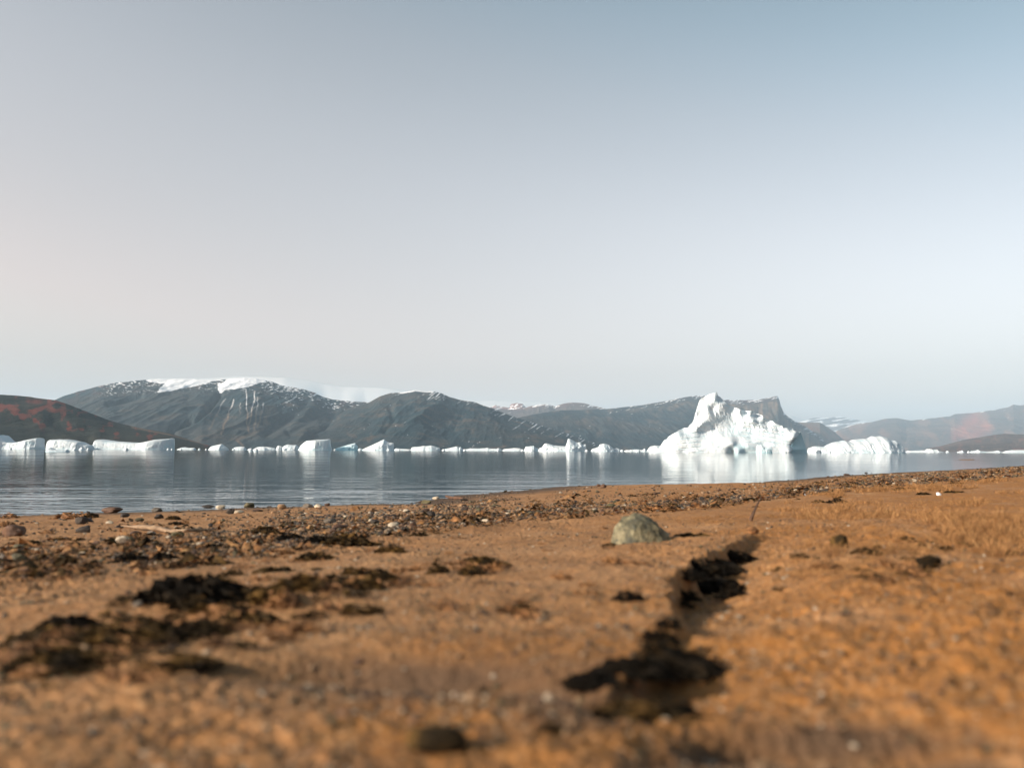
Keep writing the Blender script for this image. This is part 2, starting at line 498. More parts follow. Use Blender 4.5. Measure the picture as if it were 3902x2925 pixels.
def hills(name, crest, Db, Dc, xr, mat, power=1.25, amp=.05, nsc=1.0, seed=0, carve=(), paint=None, ncol=520, nrow=120, rough=2.0, back=.5):
    c = np.array(sorted(crest), float)
    px = np.linspace(xr[0], xr[1], ncol)
    cy = np.interp(px, c[:, 0], c[:, 1]) + rough * fbm2(px / 45.0, px * 0 + seed, 4, seed)
    db = np.interp(px, *np.array(Db, float).T) if isinstance(Db, list) else np.full(ncol, float(Db))
    dc = np.interp(px, *np.array(Dc, float).T) if isinstance(Dc, list) else np.full(ncol, float(Dc))
    db = db * (1 + .06 * fbm2(px / 160.0, px * 0, 3, seed + 3))
    t = np.concatenate([np.linspace(0, 1, nrow) ** .9, 1 + np.linspace(0, back, 14)[1:]])
    T, PX = np.meshgrid(t, px, indexing='ij')
    CY = np.broadcast_to(cy, T.shape)
    DB, DC = np.broadcast_to(db, T.shape), np.broadcast_to(dc, T.shape)
    D = DB + (DC - DB) * T
    top = at(px, cy, dc)[:, 2]
    ZT = np.broadcast_to(np.maximum(top, 0), T.shape)
    tt = np.minimum(T, 1)
    Zz = ZT * np.where(T <= 1, tt ** power, 1 - .9 * np.clip((T - 1) / back, 0, 1) ** 1.5)
    dirx = ray(PX, yh(PX))[..., 0]
    Xw = dirx * D
    L = ZT.max() / 300.0
    win = np.clip(4 * tt * (1 - tt), 0, 1) ** .7 * (T <= 1)
    gul = ridged2(Xw / (230 * nsc), D / (900 * nsc), 5, seed + 11)
    Zz = Zz + ZT * amp * win * gul + ZT * amp * .8 * win * fbm2(Xw / (600 * nsc), D / (700 * nsc), 4, seed + 21)
    PYv = yh(PX) - (Zz - ZC) / D * PF
    for line, width, depth in carve:
        dd = seg_d(PX, PYv, line)
        Zz = Zz - ZT * depth * np.exp(-(dd / width) ** 2) * np.clip(4 * (1 - tt), 0, 1)
    Zz = np.maximum(Zz, 0) - 2.0 + 2.0 * sstep(0, 2, Zz)
    PYv = yh(PX) - (Zz - ZC) / D * PF
    snow = np.zeros(T.shape); red = np.zeros(T.shape); scree = np.zeros(T.shape)
    if paint: snow, red, scree = paint(PX, PYv, tt, Xw, D, Zz, CY)
    V = np.stack([Xw, D, Zz], -1).reshape(-1, 3)
    me = mesh_np(name, V, grid_faces(len(t), ncol)[:, ::-1] * 1, mat, True,
                 {'snow': np.clip(snow, 0, 1), 'red': np.clip(red, 0, 1), 'scree': np.clip(scree, 0, 1)})
    return link(name, me, kind='structure')


def streaks(PX, PY, seed, kx=.06, ky=.16, slope=.5):
    return fbm2((PX + PY * 1.0) * kx, (PY - PX * slope) * ky, 4, seed)


# near hill on the left with red autumn tundra
R1 = [(-900, 1470), (-500, 1490), (0, 1503), (68, 1508), (108, 1512), (149, 1518), (203, 1524), (253, 1540), (316, 1565), (407, 1599), (497, 1624), (655, 1653), (768, 1689), (860, 1712), (900, 1720)]


def p1(PX, PY, t, X, D, Z, CY):
    b = fbm2(PX / 26, PY / 18, 5, 301)
    red = sstep(.08, .42, b + .35 * np.exp(-(seg_d(PX, PY, [(-60, 1510), (60, 1545), (200, 1560), (330, 1580)]) / 26) ** 2)
                + .4 * np.exp(-(seg_d(PX, PY, [(30, 1565), (100, 1590), (175, 1630)]) / 16) ** 2) - .12) * sstep(.25, .5, t)
    red = np.maximum(red, .9 * np.exp(-(np.hypot((PX - 128) / 26, (PY - 1530) / 9)) ** 2))
    scree = .5 * np.exp(-(seg_d(PX, PY, [(500, 1628), (640, 1655), (780, 1692)]) / 3.0) ** 2)
    return 0 * t, red * .75, scree


hills('hills_near_left', R1, 1150, 1800, (-900, 905), M_HILL_N, 1.1, .06, .5, 100, carve=[([(203, 1600), (330, 1660)], 25, .06)], paint=p1, rough=1.2)

# big mountain with the snow dome
R2c = [(-700, 1560), (0, 1560), (150, 1545), z1(450, 270), z1(520, 240), z1(640, 200), z1(820, 155), z1(960, 125), z1(1110, 110), z1(1200, 103), z1(1350, 95), z1(1700, 98),
       z1(1800, 108), z1(1900, 97), z1(2050, 84), z1(2150, 92), z2(235, 108), z2(290, 118), z2(370, 150), z2(550, 180), z2(650, 210), z2(720, 245), z2(800, 268), z2(900, 280),
       z2(1090, 292), z2(1400, 340), z2(1800, 420), z2(2212, 520)]
SNOW_A = [z1(1200, 100), z1(1360, 138), z1(1330, 175), z1(1290, 216), z1(1560, 170), z1(1800, 108)]


def in_poly(px, py, poly):
    r = np.zeros(px.shape, bool)
    n = len(poly)
    for i in range(n):
        x0, y0 = poly[i]; x1, y1 = poly[(i + 1) % n]
        cnd = (y0 > py) != (y1 > py)
        r ^= cnd & (px < (x1 - x0) * (py - y0) / ((y1 - y0) if y1 != y0 else 1e-9) + x0)
    return r


def p2(PX, PY, t, X, D, Z, CY):
    wx = PX + 7 * fbm2(PX / 14, PY / 8, 4, 311); wy = PY + 4 * fbm2(PX / 20, PY / 8, 4, 313)
    a = in_poly(wx, wy, [z1(1200, 60), z1(1215, 118), z1(1360, 138), z1(1335, 175), z1(1290, 216), z1(1440, 195), z1(1560, 172), z1(1700, 135), z1(1800, 112), z1(1830, 60)])
    b = in_poly(wx, wy, [z1(1895, 60), z1(1890, 104), z1(1815, 140), z1(1822, 190), z1(1845, 225), z1(1880, 190), z1(1990, 180), z1(2060, 165), z1(2130, 150), z2(150, 140), z2(230, 112), z2(260, 60)])
    snow = np.where(a | b, 1.0, 0.0)
    st = streaks(PX, PY, 317)
    near = np.exp(-np.maximum(PY - CY, 0) / 30)
    zone = np.where(PX < 520, .0, .12)
    snow = np.maximum(snow, sstep(.10, .20, streaks(PX, PY, 319, .10, .30, .12) - .42 + .42 * near) * sstep(340, 430, PX) * sstep(.12, .3, near))
    rightface = np.exp(-((PX - 1080) / 120) ** 2) * np.exp(-np.maximum(PY - CY - 5, 0) / 45)
    snow = np.maximum(snow, sstep(.10, .20, streaks(PX, PY, 321, .09, .30, -.45) - .62 + .62 * rightface) * sstep(990, 1030, PX))
    scree = np.zeros(t.shape)
    for (u0, v0, u1, v1, w) in [(1880, 265, 1760, 520, .5), (1960, 270, 1860, 560, .9), (2060, 190, 2085, 540, 1.0), (2140, 200, 2090, 520, 1.0), (2165, 250, 2140, 520, .7), (2012, 300, 2015, 400, .3), (2215, 300, 2170, 500, .6)]:
        n = 9
        ln = [z1(u0 + (u1 - u0) * k / n + 6 * math.sin(k * 1.7 + u0) + 3 * math.sin(k * 4.1 + v0), v0 + (v1 - v0) * k / n) for k in range(n + 1)]
        d = seg_d(PX, PY, ln)
        scree = np.maximum(scree, w * .75 * np.exp(-(d / (1.6 + .012 * np.maximum(PY - 1500, 0))) ** 2))
        snow = np.maximum(snow, w * np.exp(-(d / 1.5) ** 2) * (1 - sstep(1535, 1585, PY)))
    scree = np.maximum(scree, .5 * sstep(.2, .5, fbm2(PX / 16, PY / 26, 4, 331)) * np.exp(-(np.hypot((PX - 1020) / 60, (PY - 1600) / 40)) ** 2))
    scree = np.maximum(scree, .45 * np.exp(-(seg_d(PX, PY, [z1(2212, 520), z1(2060, 580), z1(1990, 610), z1(2050, 660)]) / 4) ** 2))
    redd = .30 * sstep(.1, .5, fbm2(PX / 22, PY / 12, 4, 337)) * near
    return snow, redd, scree


hills('hills_snow_dome', R2c, 2700, 4600, (-700, 1900), M_HILL, 1.15, .08, .7, 200, nrow=190, ncol=900,
      carve=[([z1(1835, 225), z1(1790, 280), z1(1740, 350), z1(1640, 430), z1(1450, 510), z1(1430, 560)], 9, .13), ([z1(1180, 230), z1(1000, 280), z1(900, 300)], 10, .06),
             ([z2(560, 300), z2(420, 420), z2(250, 520)], 26, .06), ([z2(820, 330), z2(650, 400), z2(450, 520)], 20, .05)], paint=p2, rough=1.5)

# middle mountain
R3c = [(880, 1740), z2(100, 690), z2(200, 640), z2(300, 590), z2(480, 515), z2(650, 430), z2(800, 385), z2(1000, 325), z2(1110, 296), z2(1200, 245), z2(1290, 215), z2(1400, 208), z2(1500, 190), z2(1600, 200), z2(1660, 198),
       z2(1720, 215), z2(1800, 250), z2(1900, 275), z2(2000, 290), z3(50, 376), z3(100, 395), z3(200, 430), z3(470, 530), z3(700, 600), z3(1200, 760), (2400, 1735)]


def p3(PX, PY, t, X, D, Z, CY):
    st = streaks(PX, PY, 351, .06, .17, -.6)
    near = np.exp(-np.maximum(PY - CY, 0) / 24) * sstep(1400, 1470, PX)
    hot = np.exp(-((PX - 1640) / 55) ** 2) * np.exp(-np.maximum(PY - CY, 0) / 40)
    snow = sstep(.10, .2, streaks(PX, PY, 351, .10, .26, -.6) - .60 + .38 * near + .26 * hot)
    snow = np.maximum(snow, np.where((PY < CY + 5) & (PX > 1520) & (PX < 1650), .9, 0))
    return snow, 0 * t, .18 * sstep(.2, .6, fbm2(PX / 30, PY / 20, 4, 353))


hills('hills_middle', R3c, 2500, 4200, (880, 2420), M_HILL, 1.1, .075, .6, 300, nrow=150, ncol=640,
      carve=[([z2(1130, 330), z2(900, 400), z2(600, 560)], 18, .03), ([z2(1300, 330), z2(1320, 430), z2(1250, 520)], 14, .04)], paint=p3, rough=1.6)

# small snowy ridge between the middle mountain and the long hill
R4b = [(1780, 1600), z3(180, 415), z3(320, 433), z3(430, 440), z3(550, 425), z3(620, 405), z3(700, 390), z3(800, 386), z3(870, 408), z3(950, 380), z3(1050, 365), z3(1180, 375), z3(1300, 405), z3(1420, 434), z3(1700, 500), z3(2000, 560), (2700, 1720)]


def p4b(PX, PY, t, X, D, Z, CY):
    st = streaks(PX, PY, 361, .07, .22, -.3)
    near = np.exp(-np.maximum(PY - CY, 0) / 9)
    return sstep(.1, .2, st - .5 + .60 * near), .25 * near, 0 * t


hills('hills_snowy_ridge', R4b, 7000, 9000, (1780, 2700), M_HILL_B, 1.1, .05, 1.0, 400, paint=p4b, rough=1.2)
hills('hills_reddish_knoll', [(1860, 1600), z3(210, 410), z3(240, 393), z3(300, 410), z3(390, 425), z3(405, 385), z3(470, 373), z3(530, 385), z3(560, 420), (2040, 1600)], 9500, 10200, (1858, 2042), M_HILL_B, 1.1, .05, 1.0, 410,
      paint=lambda PX, PY, t, X, D, Z, CY: (sstep(.12, .2, streaks(PX, PY, 365, .08, .3, -.3) - .05), .45 + 0 * t, 0 * t), rough=.8, ncol=160, nrow=50)

# long hill ending in the cliff-edged headland
R4 = [(1300, 1760), z2(1000, 690), z2(1300, 650), z2(1700, 570), z2(2000, 505), z3(100, 612), z3(300, 575), z3(480, 530), z3(740, 475), z3(900, 452), z3(1150, 446), z3(1420, 434), z3(1600, 416), z3(1800, 395), z3(2000, 360), z3(2100, 345), z3(2200, 318),
      z4(640, 180), z4(740, 170), z4(860, 170), z4(950, 190), z4(1050, 210), z4(1160, 215), z4(1300, 218), z4(1450, 210), z4(1540, 195), z4(1640, 175), z4(1675, 172), z4(1692, 215), z4(1710, 280), z4(1740, 360),
      z4(1780, 400), z4(1850, 450), z4(1930, 485), z4(2050, 560), z4(2150, 640), z4(2260, 740), (3220, 1740)]


def p4(PX, PY, t, X, D, Z, CY):
    st = streaks(PX, PY, 371, .06, .24, -.35)
    near = np.exp(-np.maximum(PY - CY, 0) / 14) * sstep(2180, 2500, PX)
    top = np.where(PX > 2720, np.exp(-(np.maximum(PY - CY, 0) / 16) ** 2), near)
    snow = sstep(.10, .2, streaks(PX, PY, 371, .07, .34, -.30) - .62 + .68 * top)
    cliff = np.where(PX > 2740, sstep(12, 22, PY - CY) * (1 - sstep(60, 110, PY - CY)), 0)
    scree = cliff * (.35 + .5 * fbm2(PX / 7, PY / 70, 3, 373)) + .3 * sstep(.2, .6, fbm2(PX / 40, PY / 22, 4, 375))
    return snow, .3 * top * np.where(PX > 2700, 1, .3), scree


hills('hills_headland', R4, [(1300, 2400), (2400, 4200), (3200, 6800)], [(1300, 3000), (1900, 4900), (2500, 7600), (3200, 9600)], (1300, 3225), M_HILL, 1.05, .05, .7, 500, nrow=170, ncol=820,
      carve=[([z4(1450, 330), z4(1480, 420), z4(1600, 520)], 9, .03), ([z4(1600, 300), z4(1660, 420)], 8, .03)], paint=p4, rough=1.6)

# brown slope right of the headland
R5 = [(2850, 1740), z5(100, 400), z5(200, 360), z5(310, 350), z5(420, 352), z5(500, 350), z5(560, 385), z5(620, 430), z5(700, 500), z5(780, 560), (3300, 1745)]
hills('hills_brown_slope', R5, 8600, 10600, (2850, 3305), M_HILL_B, 1.0, .05, 1.0, 600, rough=1.2, ncol=300,
      paint=lambda PX, PY, t, X, D, Z, CY: (0 * t, .35 * sstep(0, .5, fbm2((PX + PY) / 40, (PY - PX) / 14, 4, 381)), .3 + 0 * t))


# far snow-dusted ridge, the range with red screes, the near spur on the right
def p6(PX, PY, t, X, D, Z, CY):
    return sstep(.0, .2, streaks(PX, PY, 391, .03, .2, -.15) + .10 - .006 * np.maximum(PY - CY, 0)), 0 * t, 0 * t


hills('hills_far_ridge', [(2950, 1650), z5(330, 348), z5(440, 315), z5(560, 310), z5(680, 302), z5(760, 315), z5(850, 335), z5(920, 350), z5(1200, 400), (3600, 1700)], 15000, 19500, (2950, 3600), M_HILL_B, 1.0, .05, 2.0, 700, paint=p6, rough=1.2)


def p7(PX, PY, t, X, D, Z, CY):
    b = fbm2((PX + PY * .9) / 60, (PY * .7 - PX * .5) / 22, 5, 401)
    r = np.exp(-(seg_d(PX, PY, [z5(1800, 320), z5(1720, 390), z5(1660, 470)]) / 26) ** 2) + .7 * np.exp(-(seg_d(PX, PY, [z5(1900, 390), z5(1800, 460)]) / 24) ** 2)
    sn = sstep(.1, .2, streaks(PX, PY, 403, .05, .3, -.2) - .6 + .65 * np.exp(-np.maximum(PY - CY, 0) / 5))
    return sn * .8, np.clip(r * (.95 + .8 * b) + .22 * sstep(.0, .5, b), 0, 1), .35 * sstep(-.1, .5, b)


R7 = [(3050, 1740), z5(500, 560), z5(640, 425), z5(720, 385), z5(800, 365), z5(930, 348), z5(1060, 318), z5(1150, 315), z5(1270, 335), z5(1400, 320), z5(1600, 300), z5(1640, 280), z5(1800, 270), z5(2000, 240), z5(2090, 225), z5(2140, 200), z5(2200, 210), z5(2300, 190), (4300, 1520), (4900, 1500)]
hills('hills_red_range', R7, 9600, 13500, (3050, 4900), M_HILL_B, 1.0, .055, 1.6, 800, nrow=150, ncol=640, paint=p7, rough=1.5,
      carve=[([z5(1230, 370), z5(1230, 460), z5(1200, 560)], 14, .04)])
R8 = [(3480, 1740), z5(1350, 585), z5(1420, 562), z5(1500, 550), z5(1620, 520), z5(1700, 500), z5(1850, 475), z5(1960, 455), z5(2050, 447), z5(2212, 450), (4200, 1640), (4900, 1600)]
hills('hills_right_spur', R8, 4200, 5600, (3480, 4900), M_HILL_B, 1.0, .06, .6, 900, paint=lambda PX, PY, t, X, D, Z, CY: (0 * t, .25 * sstep(.0, .5, fbm2(PX / 30, PY / 16, 4, 411)), .25 * sstep(.1, .5, fbm2(PX / 12, PY / 9, 4, 413))), rough=1.5)

# ice cap behind everything
CAP = [(-900, 1560), (-500, 1535), (0, 1517), (122, 1512), (203, 1516), (400, 1490), (540, 1450), (650, 1446), (800, 1440), (915, 1434), (1000, 1434), (1080, 1438), (1170, 1450), (1216, 1460), (1307, 1474), (1450, 1477), (1560, 1492), (1700, 1508), (1800, 1524),
       (2000, 1529), (2130, 1531), (2200, 1537), (2400, 1570), (2700, 1610), (2950, 1590), (3010, 1580), (3070, 1600), (3300, 1625), (3800, 1660), (4900, 1660)]
hills('ice_cap', CAP, [(-900, 17000), (2000, 17000), (2700, 18000), (3000, 21000)], [(-900, 19500), (2000, 19500), (2700, 20000), (3000, 23000)], (-900, 4900), M_SNOW, 1.0, .004, 3.0, 950, paint=lambda PX, PY, t, X, D, Z, CY: (1 + 0 * t, 0 * t, 0 * t), rough=.5, nrow=60)


# ----------------------------------------------------------------- icebergs
def iceberg(name, prof, dist, thick, label, cliff=2.5, seed=0, cat='iceberg', group=None, blue=0.0, rough=.10, base=None, ncol=90, lean=0.0, steps=0.0):
    """prof: top outline in photo pixels; a closed body floating at that distance, `thick` metres from front to back"""
    p = np.array(prof, float)
    x0, x1 = p[0, 0], p[-1, 0]
    px = np.linspace(x0, x1, ncol)
    wl = yh(px) + ZC / dist * PF                       # where the waterline shows
    off = (base if base is not None else 0)
    top = np.interp(px, p[:, 0], p[:, 1])
    m = dist / PF
    H = np.maximum((yh(px) - top) * m + ZC, .05)
    sc = H.max()
    H = np.maximum(H + rough * .45 * sc * fbm2(px * m / (sc * .22), px * 0, 5, seed, .65) * np.clip(H / sc, 0, 1), .05)
    W = (x1 - x0) * m
    s = (px - x0) / (x1 - x0)
    ends = np.clip(np.minimum(s, 1 - s) * W / (thick * .5), 0.02, 1) ** .5
    Dh = thick * .5 * ends * (.55 + .45 * np.clip(H / sc, 0, 1))
    # ring: front waterline (under water) -> top -> back
    q = np.concatenate([[-.25], np.linspace(0, 1, 26)])
    rows = []
    for k in q:
        zf = np.clip(k, 0, 1)
        fr = np.sqrt(np.clip(1 - zf ** (cliff * (3.0 if cliff > 5 else 1.6)), 0, 1)) * (1 - (.22 if cliff > 5 else .55) * zf)
        rows.append((k, fr, -1))
    ring = rows + [(k, fr, +1) for (k, fr, _) in rows[::-1]][1:]
    Xs, Ys, Zs = [], [], []
    xw = ray(px, yh(px))[:, 0] * dist
    for k, fr, sd in ring:
        zz = H * k if k >= 0 else np.full(ncol, -.4 - .03 * sc)
        Xs.append(xw + 0 * zz); Ys.append(dist + sd * Dh * fr + lean * zz * (1 if sd < 0 else 0)); Zs.append(zz)
    X = np.array(Xs); Y = np.array(Ys); Z = np.array(Zs)
    k = 1.0 / (sc * .45)
    n1 = fbm3(X * k, Y * k, Z * k * 1.3, 4, seed + 1)
    n2 = 1 - 2 * np.abs(fbm3(X * k * 2.4 + 7, Y * k * 1.2, Z * k * .5, 4, seed + 2))
    w = np.clip(Z / sc * 4 + .35, 0, 1)
    topw = np.clip((H[None, :] - Z) / (H[None, :] + 1e-6) * 3, 0.15, 1)
    n3 = fbm3(X * k * 5 + 1, Y * k * 5, Z * k * 2.2, 4, seed + 7, .65)
    Y = Y + (n1 * .9 - .28 * n2) * sc * rough * 1.5 * topw + n3 * sc * .028 * w
    X = X + fbm3(X * k * 1.5 + 3, Y * k * 1.5, Z * k * 1.5, 3, seed + 5) * sc * rough * .4 * topw
    if steps: Y = Y + steps * np.sign(np.sin(Z / sc * 14 + n1 * 2)) * .02 * sc
    V = np.stack([X, Y, Z], -1).reshape(-1, 3)
    bl = np.clip(blue * (1.2 - Z / sc) + .25 * sstep(.25, .6, n1) * w + .5 * np.exp(-np.maximum(Z, 0) / (.05 * sc + .05)) * .6, 0, 1)
    c = V[np.isfinite(V).all(1)].mean(0); c[2] = 0
    me = mesh_np(name, V - c, grid_faces(X.shape[0], ncol), M_ICE, True, {'blue': bl, 'dirt': np.zeros(len(V))})
    try: me.set_sharp_from_angle(angle=math.radians(24))
    except Exception: pass
    return link(name, me, label, cat, group, loc=c)


def Z1(l): return [z1(*a) for a in l]
def Z2(l): return [z2(*a) for a in l]
def Z3(l): return [z3(*a) for a in l]
def Z5(l): return [z5(*a) for a in l]


G_FLOE = 'low floes strung along the far shoreline'
# the line of bergs on the left
iceberg('iceberg', Z1([(-260, 690), (-200, 640), (-120, 600), (-40, 590), (0, 577), (20, 568), (60, 603), (100, 627), (150, 632), (240, 612), (335, 590), (341, 600), (345, 664), (378, 682), (395, 690)]), 430, 16, 'white iceberg cut off by the left edge with a wedge rising rightwards', 6, 1, rough=.07)
iceberg('iceberg', Z1([(392, 690), (402, 650), (412, 622), (440, 605), (496, 612), (502, 604), (590, 607), (640, 618), (690, 628), (740, 650), (770, 655), (800, 690)]), 420, 14, 'blocky white iceberg with a flat cliff, second from the left edge', 6, 2, rough=.07)
iceberg('iceberg', Z1([(640, 692), (690, 668), (760, 655), (842, 660), (846, 622), (865, 605), (960, 620), (1100, 630), (1200, 635), (1280, 620), (1340, 606), (1436, 600), (1442, 594), (1462, 597), (1465, 640), (1467, 690)]), 440, 22, 'long low iceberg with a sagging top and a sharp raised right end', 7, 3, rough=.05, ncol=150)
iceberg('ice_floe', Z1([(384, 712), (400, 686), (430, 672), (470, 690), (520, 692), (570, 690), (590, 705)]), 130, 3.2, 'rounded white growler floating in front of the blocky iceberg', 2.2, 4, 'ice floe')
iceberg('ice_floe', Z1([(1490, 690), (1530, 674), (1560, 671), (1600, 677), (1640, 676), (1655, 690)]), 460, 4, 'small flat floe right of the long sagging iceberg', 2, 5, 'ice floe')
iceberg('iceberg', Z1([(1755, 692), (1775, 668), (1790, 660), (1840, 650), (1870, 643), (1885, 655), (1920, 676), (1930, 692)]), 430, 8, 'small white peak of ice below the pale gullies', 2.4, 6)
iceberg('ice_floe', Z1([(1955, 692), (1980, 672), (2020, 665), (2060, 668), (2080, 692)]), 440, 5, 'low domed floe between the small peak and the tabular berg', 2, 7, 'ice floe')
iceberg('ice_floe', Z1([(2085, 694), (2100, 682), (2125, 690), (2140, 700), (2160, 690), (2195, 668), (2230, 670), (2272, 692)]), 400, 4, 'broken low floe with two tiny lumps at its left', 2, 8, 'ice floe')
iceberg('ice_floe', Z2([(140, 692), (180, 668), (220, 665), (290, 672), (330, 680), (336, 692)]), 430, 5, 'flat floe left of a small rounded ice lump', 2, 9, 'ice floe')
iceberg('ice_floe', Z2([(334, 692), (345, 662), (360, 657), (382, 663), (390, 692)]), 425, 3, 'small rounded lump of ice left of the pale block', 2.4, 10, 'ice floe')
iceberg('iceberg', Z2([(380, 692), (395, 665), (430, 648), (480, 653), (506, 652), (530, 672), (552, 692)]), 430, 9, 'small white block with a sloping left side beside the tabular berg', 3.5, 11)
iceberg('iceberg', Z2([(525, 692), (548, 656), (575, 635), (602, 617), (680, 609), (740, 606), (784, 605), (789, 640), (797, 662), (806, 690)]), 420, 14, 'tabular iceberg with a sheer pale face and flat tilted top', 9, 12, rough=.045, blue=.12)
iceberg('iceberg', Z2([(822, 692), (850, 678), (910, 660), (970, 643), (1003, 636), (1012, 652), (1026, 664), (1026, 692)]), 430, 9, 'turquoise wedge iceberg lying low, tilted up to the right', 3, 13, blue=.55)
iceberg('ice_floe', Z2([(1026, 692), (1040, 680), (1060, 684), (1070, 692)]), 440, 3, 'tiny ice bit between the turquoise wedge and the ramp', 2, 14, 'ice floe')
iceberg('iceberg', Z2([(1062, 692), (1085, 680), (1170, 640), (1215, 620), (1250, 604), (1258, 614), (1282, 628), (1310, 634), (1331, 640), (1331, 692)]), 425, 15, 'white ramp-shaped iceberg with its peak near the right end', 2.6, 15, rough=.09)
iceberg('ice_floe', Z2([(1330, 692), (1350, 680), (1385, 684), (1430, 686), (1475, 690)]), 440, 3, 'flat strip of ice right of the ramp-shaped berg', 2, 16, 'ice floe')
iceberg('iceberg', Z2([(1470, 692), (1482, 671), (1550, 665), (1580, 658), (1600, 661), (1650, 656), (1690, 670), (1714, 676), (1722, 692)]), 430, 9, 'long low lumpy iceberg in the middle of the far shore', 3, 17)
iceberg('ice_floe', Z2([(1735, 692), (1800, 678), (1840, 668), (1862, 663), (1880, 675), (1890, 666), (1915, 690)]), 440, 5, 'low pointed floe right of the long lumpy berg', 2, 18, 'ice floe')
iceberg('ice_floe', Z3([(-130, 872), (-60, 858), (-10, 850), (60, 852), (140, 848), (160, 842), (180, 852), (260, 854), (275, 845), (305, 862), (315, 874)]), 470, 5, 'long thin floe before the middle of the dark hillside', 2, 19, 'ice floe', ncol=120)
iceberg('ice_floe', Z3([(310, 874), (340, 856), (400, 852), (440, 846), (500, 850), (525, 862), (535, 874)]), 470, 4, 'thin floe just left of the jagged berg', 2, 20, 'ice floe')
iceberg('iceberg', Z3([(538, 880), (555, 848), (560, 832), (600, 830), (645, 823), (665, 840), (692, 850), (705, 880)]), 400, 7, 'small white block at the left foot of the jagged berg', 3, 21)
iceberg('iceberg', Z3([(690, 880), (705, 850), (735, 838), (760, 802), (775, 796), (822, 808), (850, 818), (900, 822), (950, 828), (982, 832), (990, 810), (1002, 775), (1008, 748), (1020, 748), (1060, 764), (1085, 780), (1102, 787), (1143, 789), (1152, 812), (1193, 809), (1198, 850), (1208, 880)]), 390, 16, 'jagged white iceberg with a split peak at its right half', 2.4, 22, rough=.14, ncol=140)
iceberg('iceberg', Z3([(1240, 880), (1262, 856), (1300, 846), (1330, 833), (1340, 812), (1362, 802), (1385, 801), (1420, 808), (1445, 816), (1490, 852), (1505, 880)]), 390, 10, 'round-topped white iceberg between jagged berg and the great one', 2.4, 23, rough=.12)
iceberg('ice_floe', Z3([(1488, 880), (1500, 852), (1520, 846), (1545, 856), (1580, 872)]), 392, 4, 'small ice lump right of the round-topped berg', 2.2, 24, 'ice floe')
iceberg('ice_floe', Z3([(1595, 882), (1620, 868), (1680, 864), (1720, 860), (1790, 868), (1815, 852), (1840, 870), (1850, 884)]), 360, 4, 'narrow strip of ice left of the great iceberg', 2, 25, 'ice floe')
iceberg('ice_floe', Z3([(1835, 884), (1855, 850), (1880, 828), (1920, 821), (1960, 822), (2010, 830), (2040, 884)]), 300, 7, 'pale dome of ice behind the left foot of the great iceberg', 2.2, 26, 'ice floe')
for (bx, bd, bw) in [(40, 300, 1.2), (95, 330, .9), (285, 210, 1.0), (310, 240, 1.4), (335, 250, .8), (480, 250, 1.6), (640, 400, 1.2), (655, 380, .9), (690, 420, 1.2), (760, 420, 1.6), (785, 420, 1.0), (890, 420, 1.6), (955, 180, .8), (975, 180, 1.0), (1060, 420, 1.5), (1260, 420, 1.6), (1275, 400, .9),
                     (1480, 420, 2.0), (1520, 420, 1.6), (1690, 420, 1.8), (1770, 420, 1.6), (1990, 420, 1.8), (2235, 380, 1.6), (2260, 380, 1.0), (2370, 380, 1.6), (2430, 330, 2.0), (2405, 330, 1.2), (3460, 420, 2.0), (3610, 420, 1.8), (3690, 420, 1.4), (2990, 205, 1.0), (3120, 240, 1.6), (3160, 245, 1.0)]:
    dpx = bw * PF / bd
    iceberg('ice_bit', [(bx - dpx * .5, yh(bx) + 3), (bx - dpx * .2, yh(bx) - .18 * dpx), (bx + dpx * .2, yh(bx) - .22 * dpx), (bx + dpx * .5, yh(bx) + 3)], bd, bw * .8, 'small bit of brash ice floating between the bergs', 2, 4000 + int(bx), 'ice bit', 'brash ice between the bergs', ncol=24)
# right of the great one
U = iceberg('iceberg', Z5([(385, 606), (397, 568), (440, 553), (460, 551), (528, 557), (560, 540), (600, 520), (640, 512), (690, 505), (750, 514), (770, 499), (820, 492), (880, 490), (912, 482), (930, 472), (970, 468), (1000, 466), (1040, 478), (1072, 500), (1120, 504), (1160, 518), (1172, 528), (1190, 562), (1206, 580), (1212, 606)]),
            260, 17, 'low broad iceberg right of the great one, humped at its right end', 2.3, 27, rough=.11, ncol=170)
iceberg('ice_floe', Z5([(1195, 604), (1230, 590), (1268, 588), (1320, 586), (1385, 584), (1395, 574), (1430, 572), (1440, 580), (1475, 578), (1495, 590), (1535, 600)]), 420, 6, 'flat floe with a small raised knob before the red range', 2.4, 28, 'ice floe', ncol=120)
iceberg('ice_floe', Z5([(1645, 602), (1670, 592), (1692, 586), (1712, 602)]), 420, 3, 'tiny pointed ice bit alone before the right spur', 2, 29, 'ice floe')
iceberg('ice_floe', Z5([(1745, 604), (1770, 592), (1800, 588), (1822, 581), (1850, 592), (1900, 596), (1960, 592), (1990, 586), (2030, 600)]), 420, 5, 'low white floe with a bump before the right spur', 2, 30, 'ice floe', ncol=120)
iceberg('ice_floe', Z5([(2020, 604), (2060, 590), (2110, 583), (2212, 583), (2300, 588), (2400, 604)]), 415, 6, 'smooth flat floe at the right edge of the bay', 2, 31, 'ice floe')

# brown stone frozen in the berg, and the tan reef
BIG_D = 220.0
K = BIG_D / PF * .339                                   # metres per enlarged-view pixel


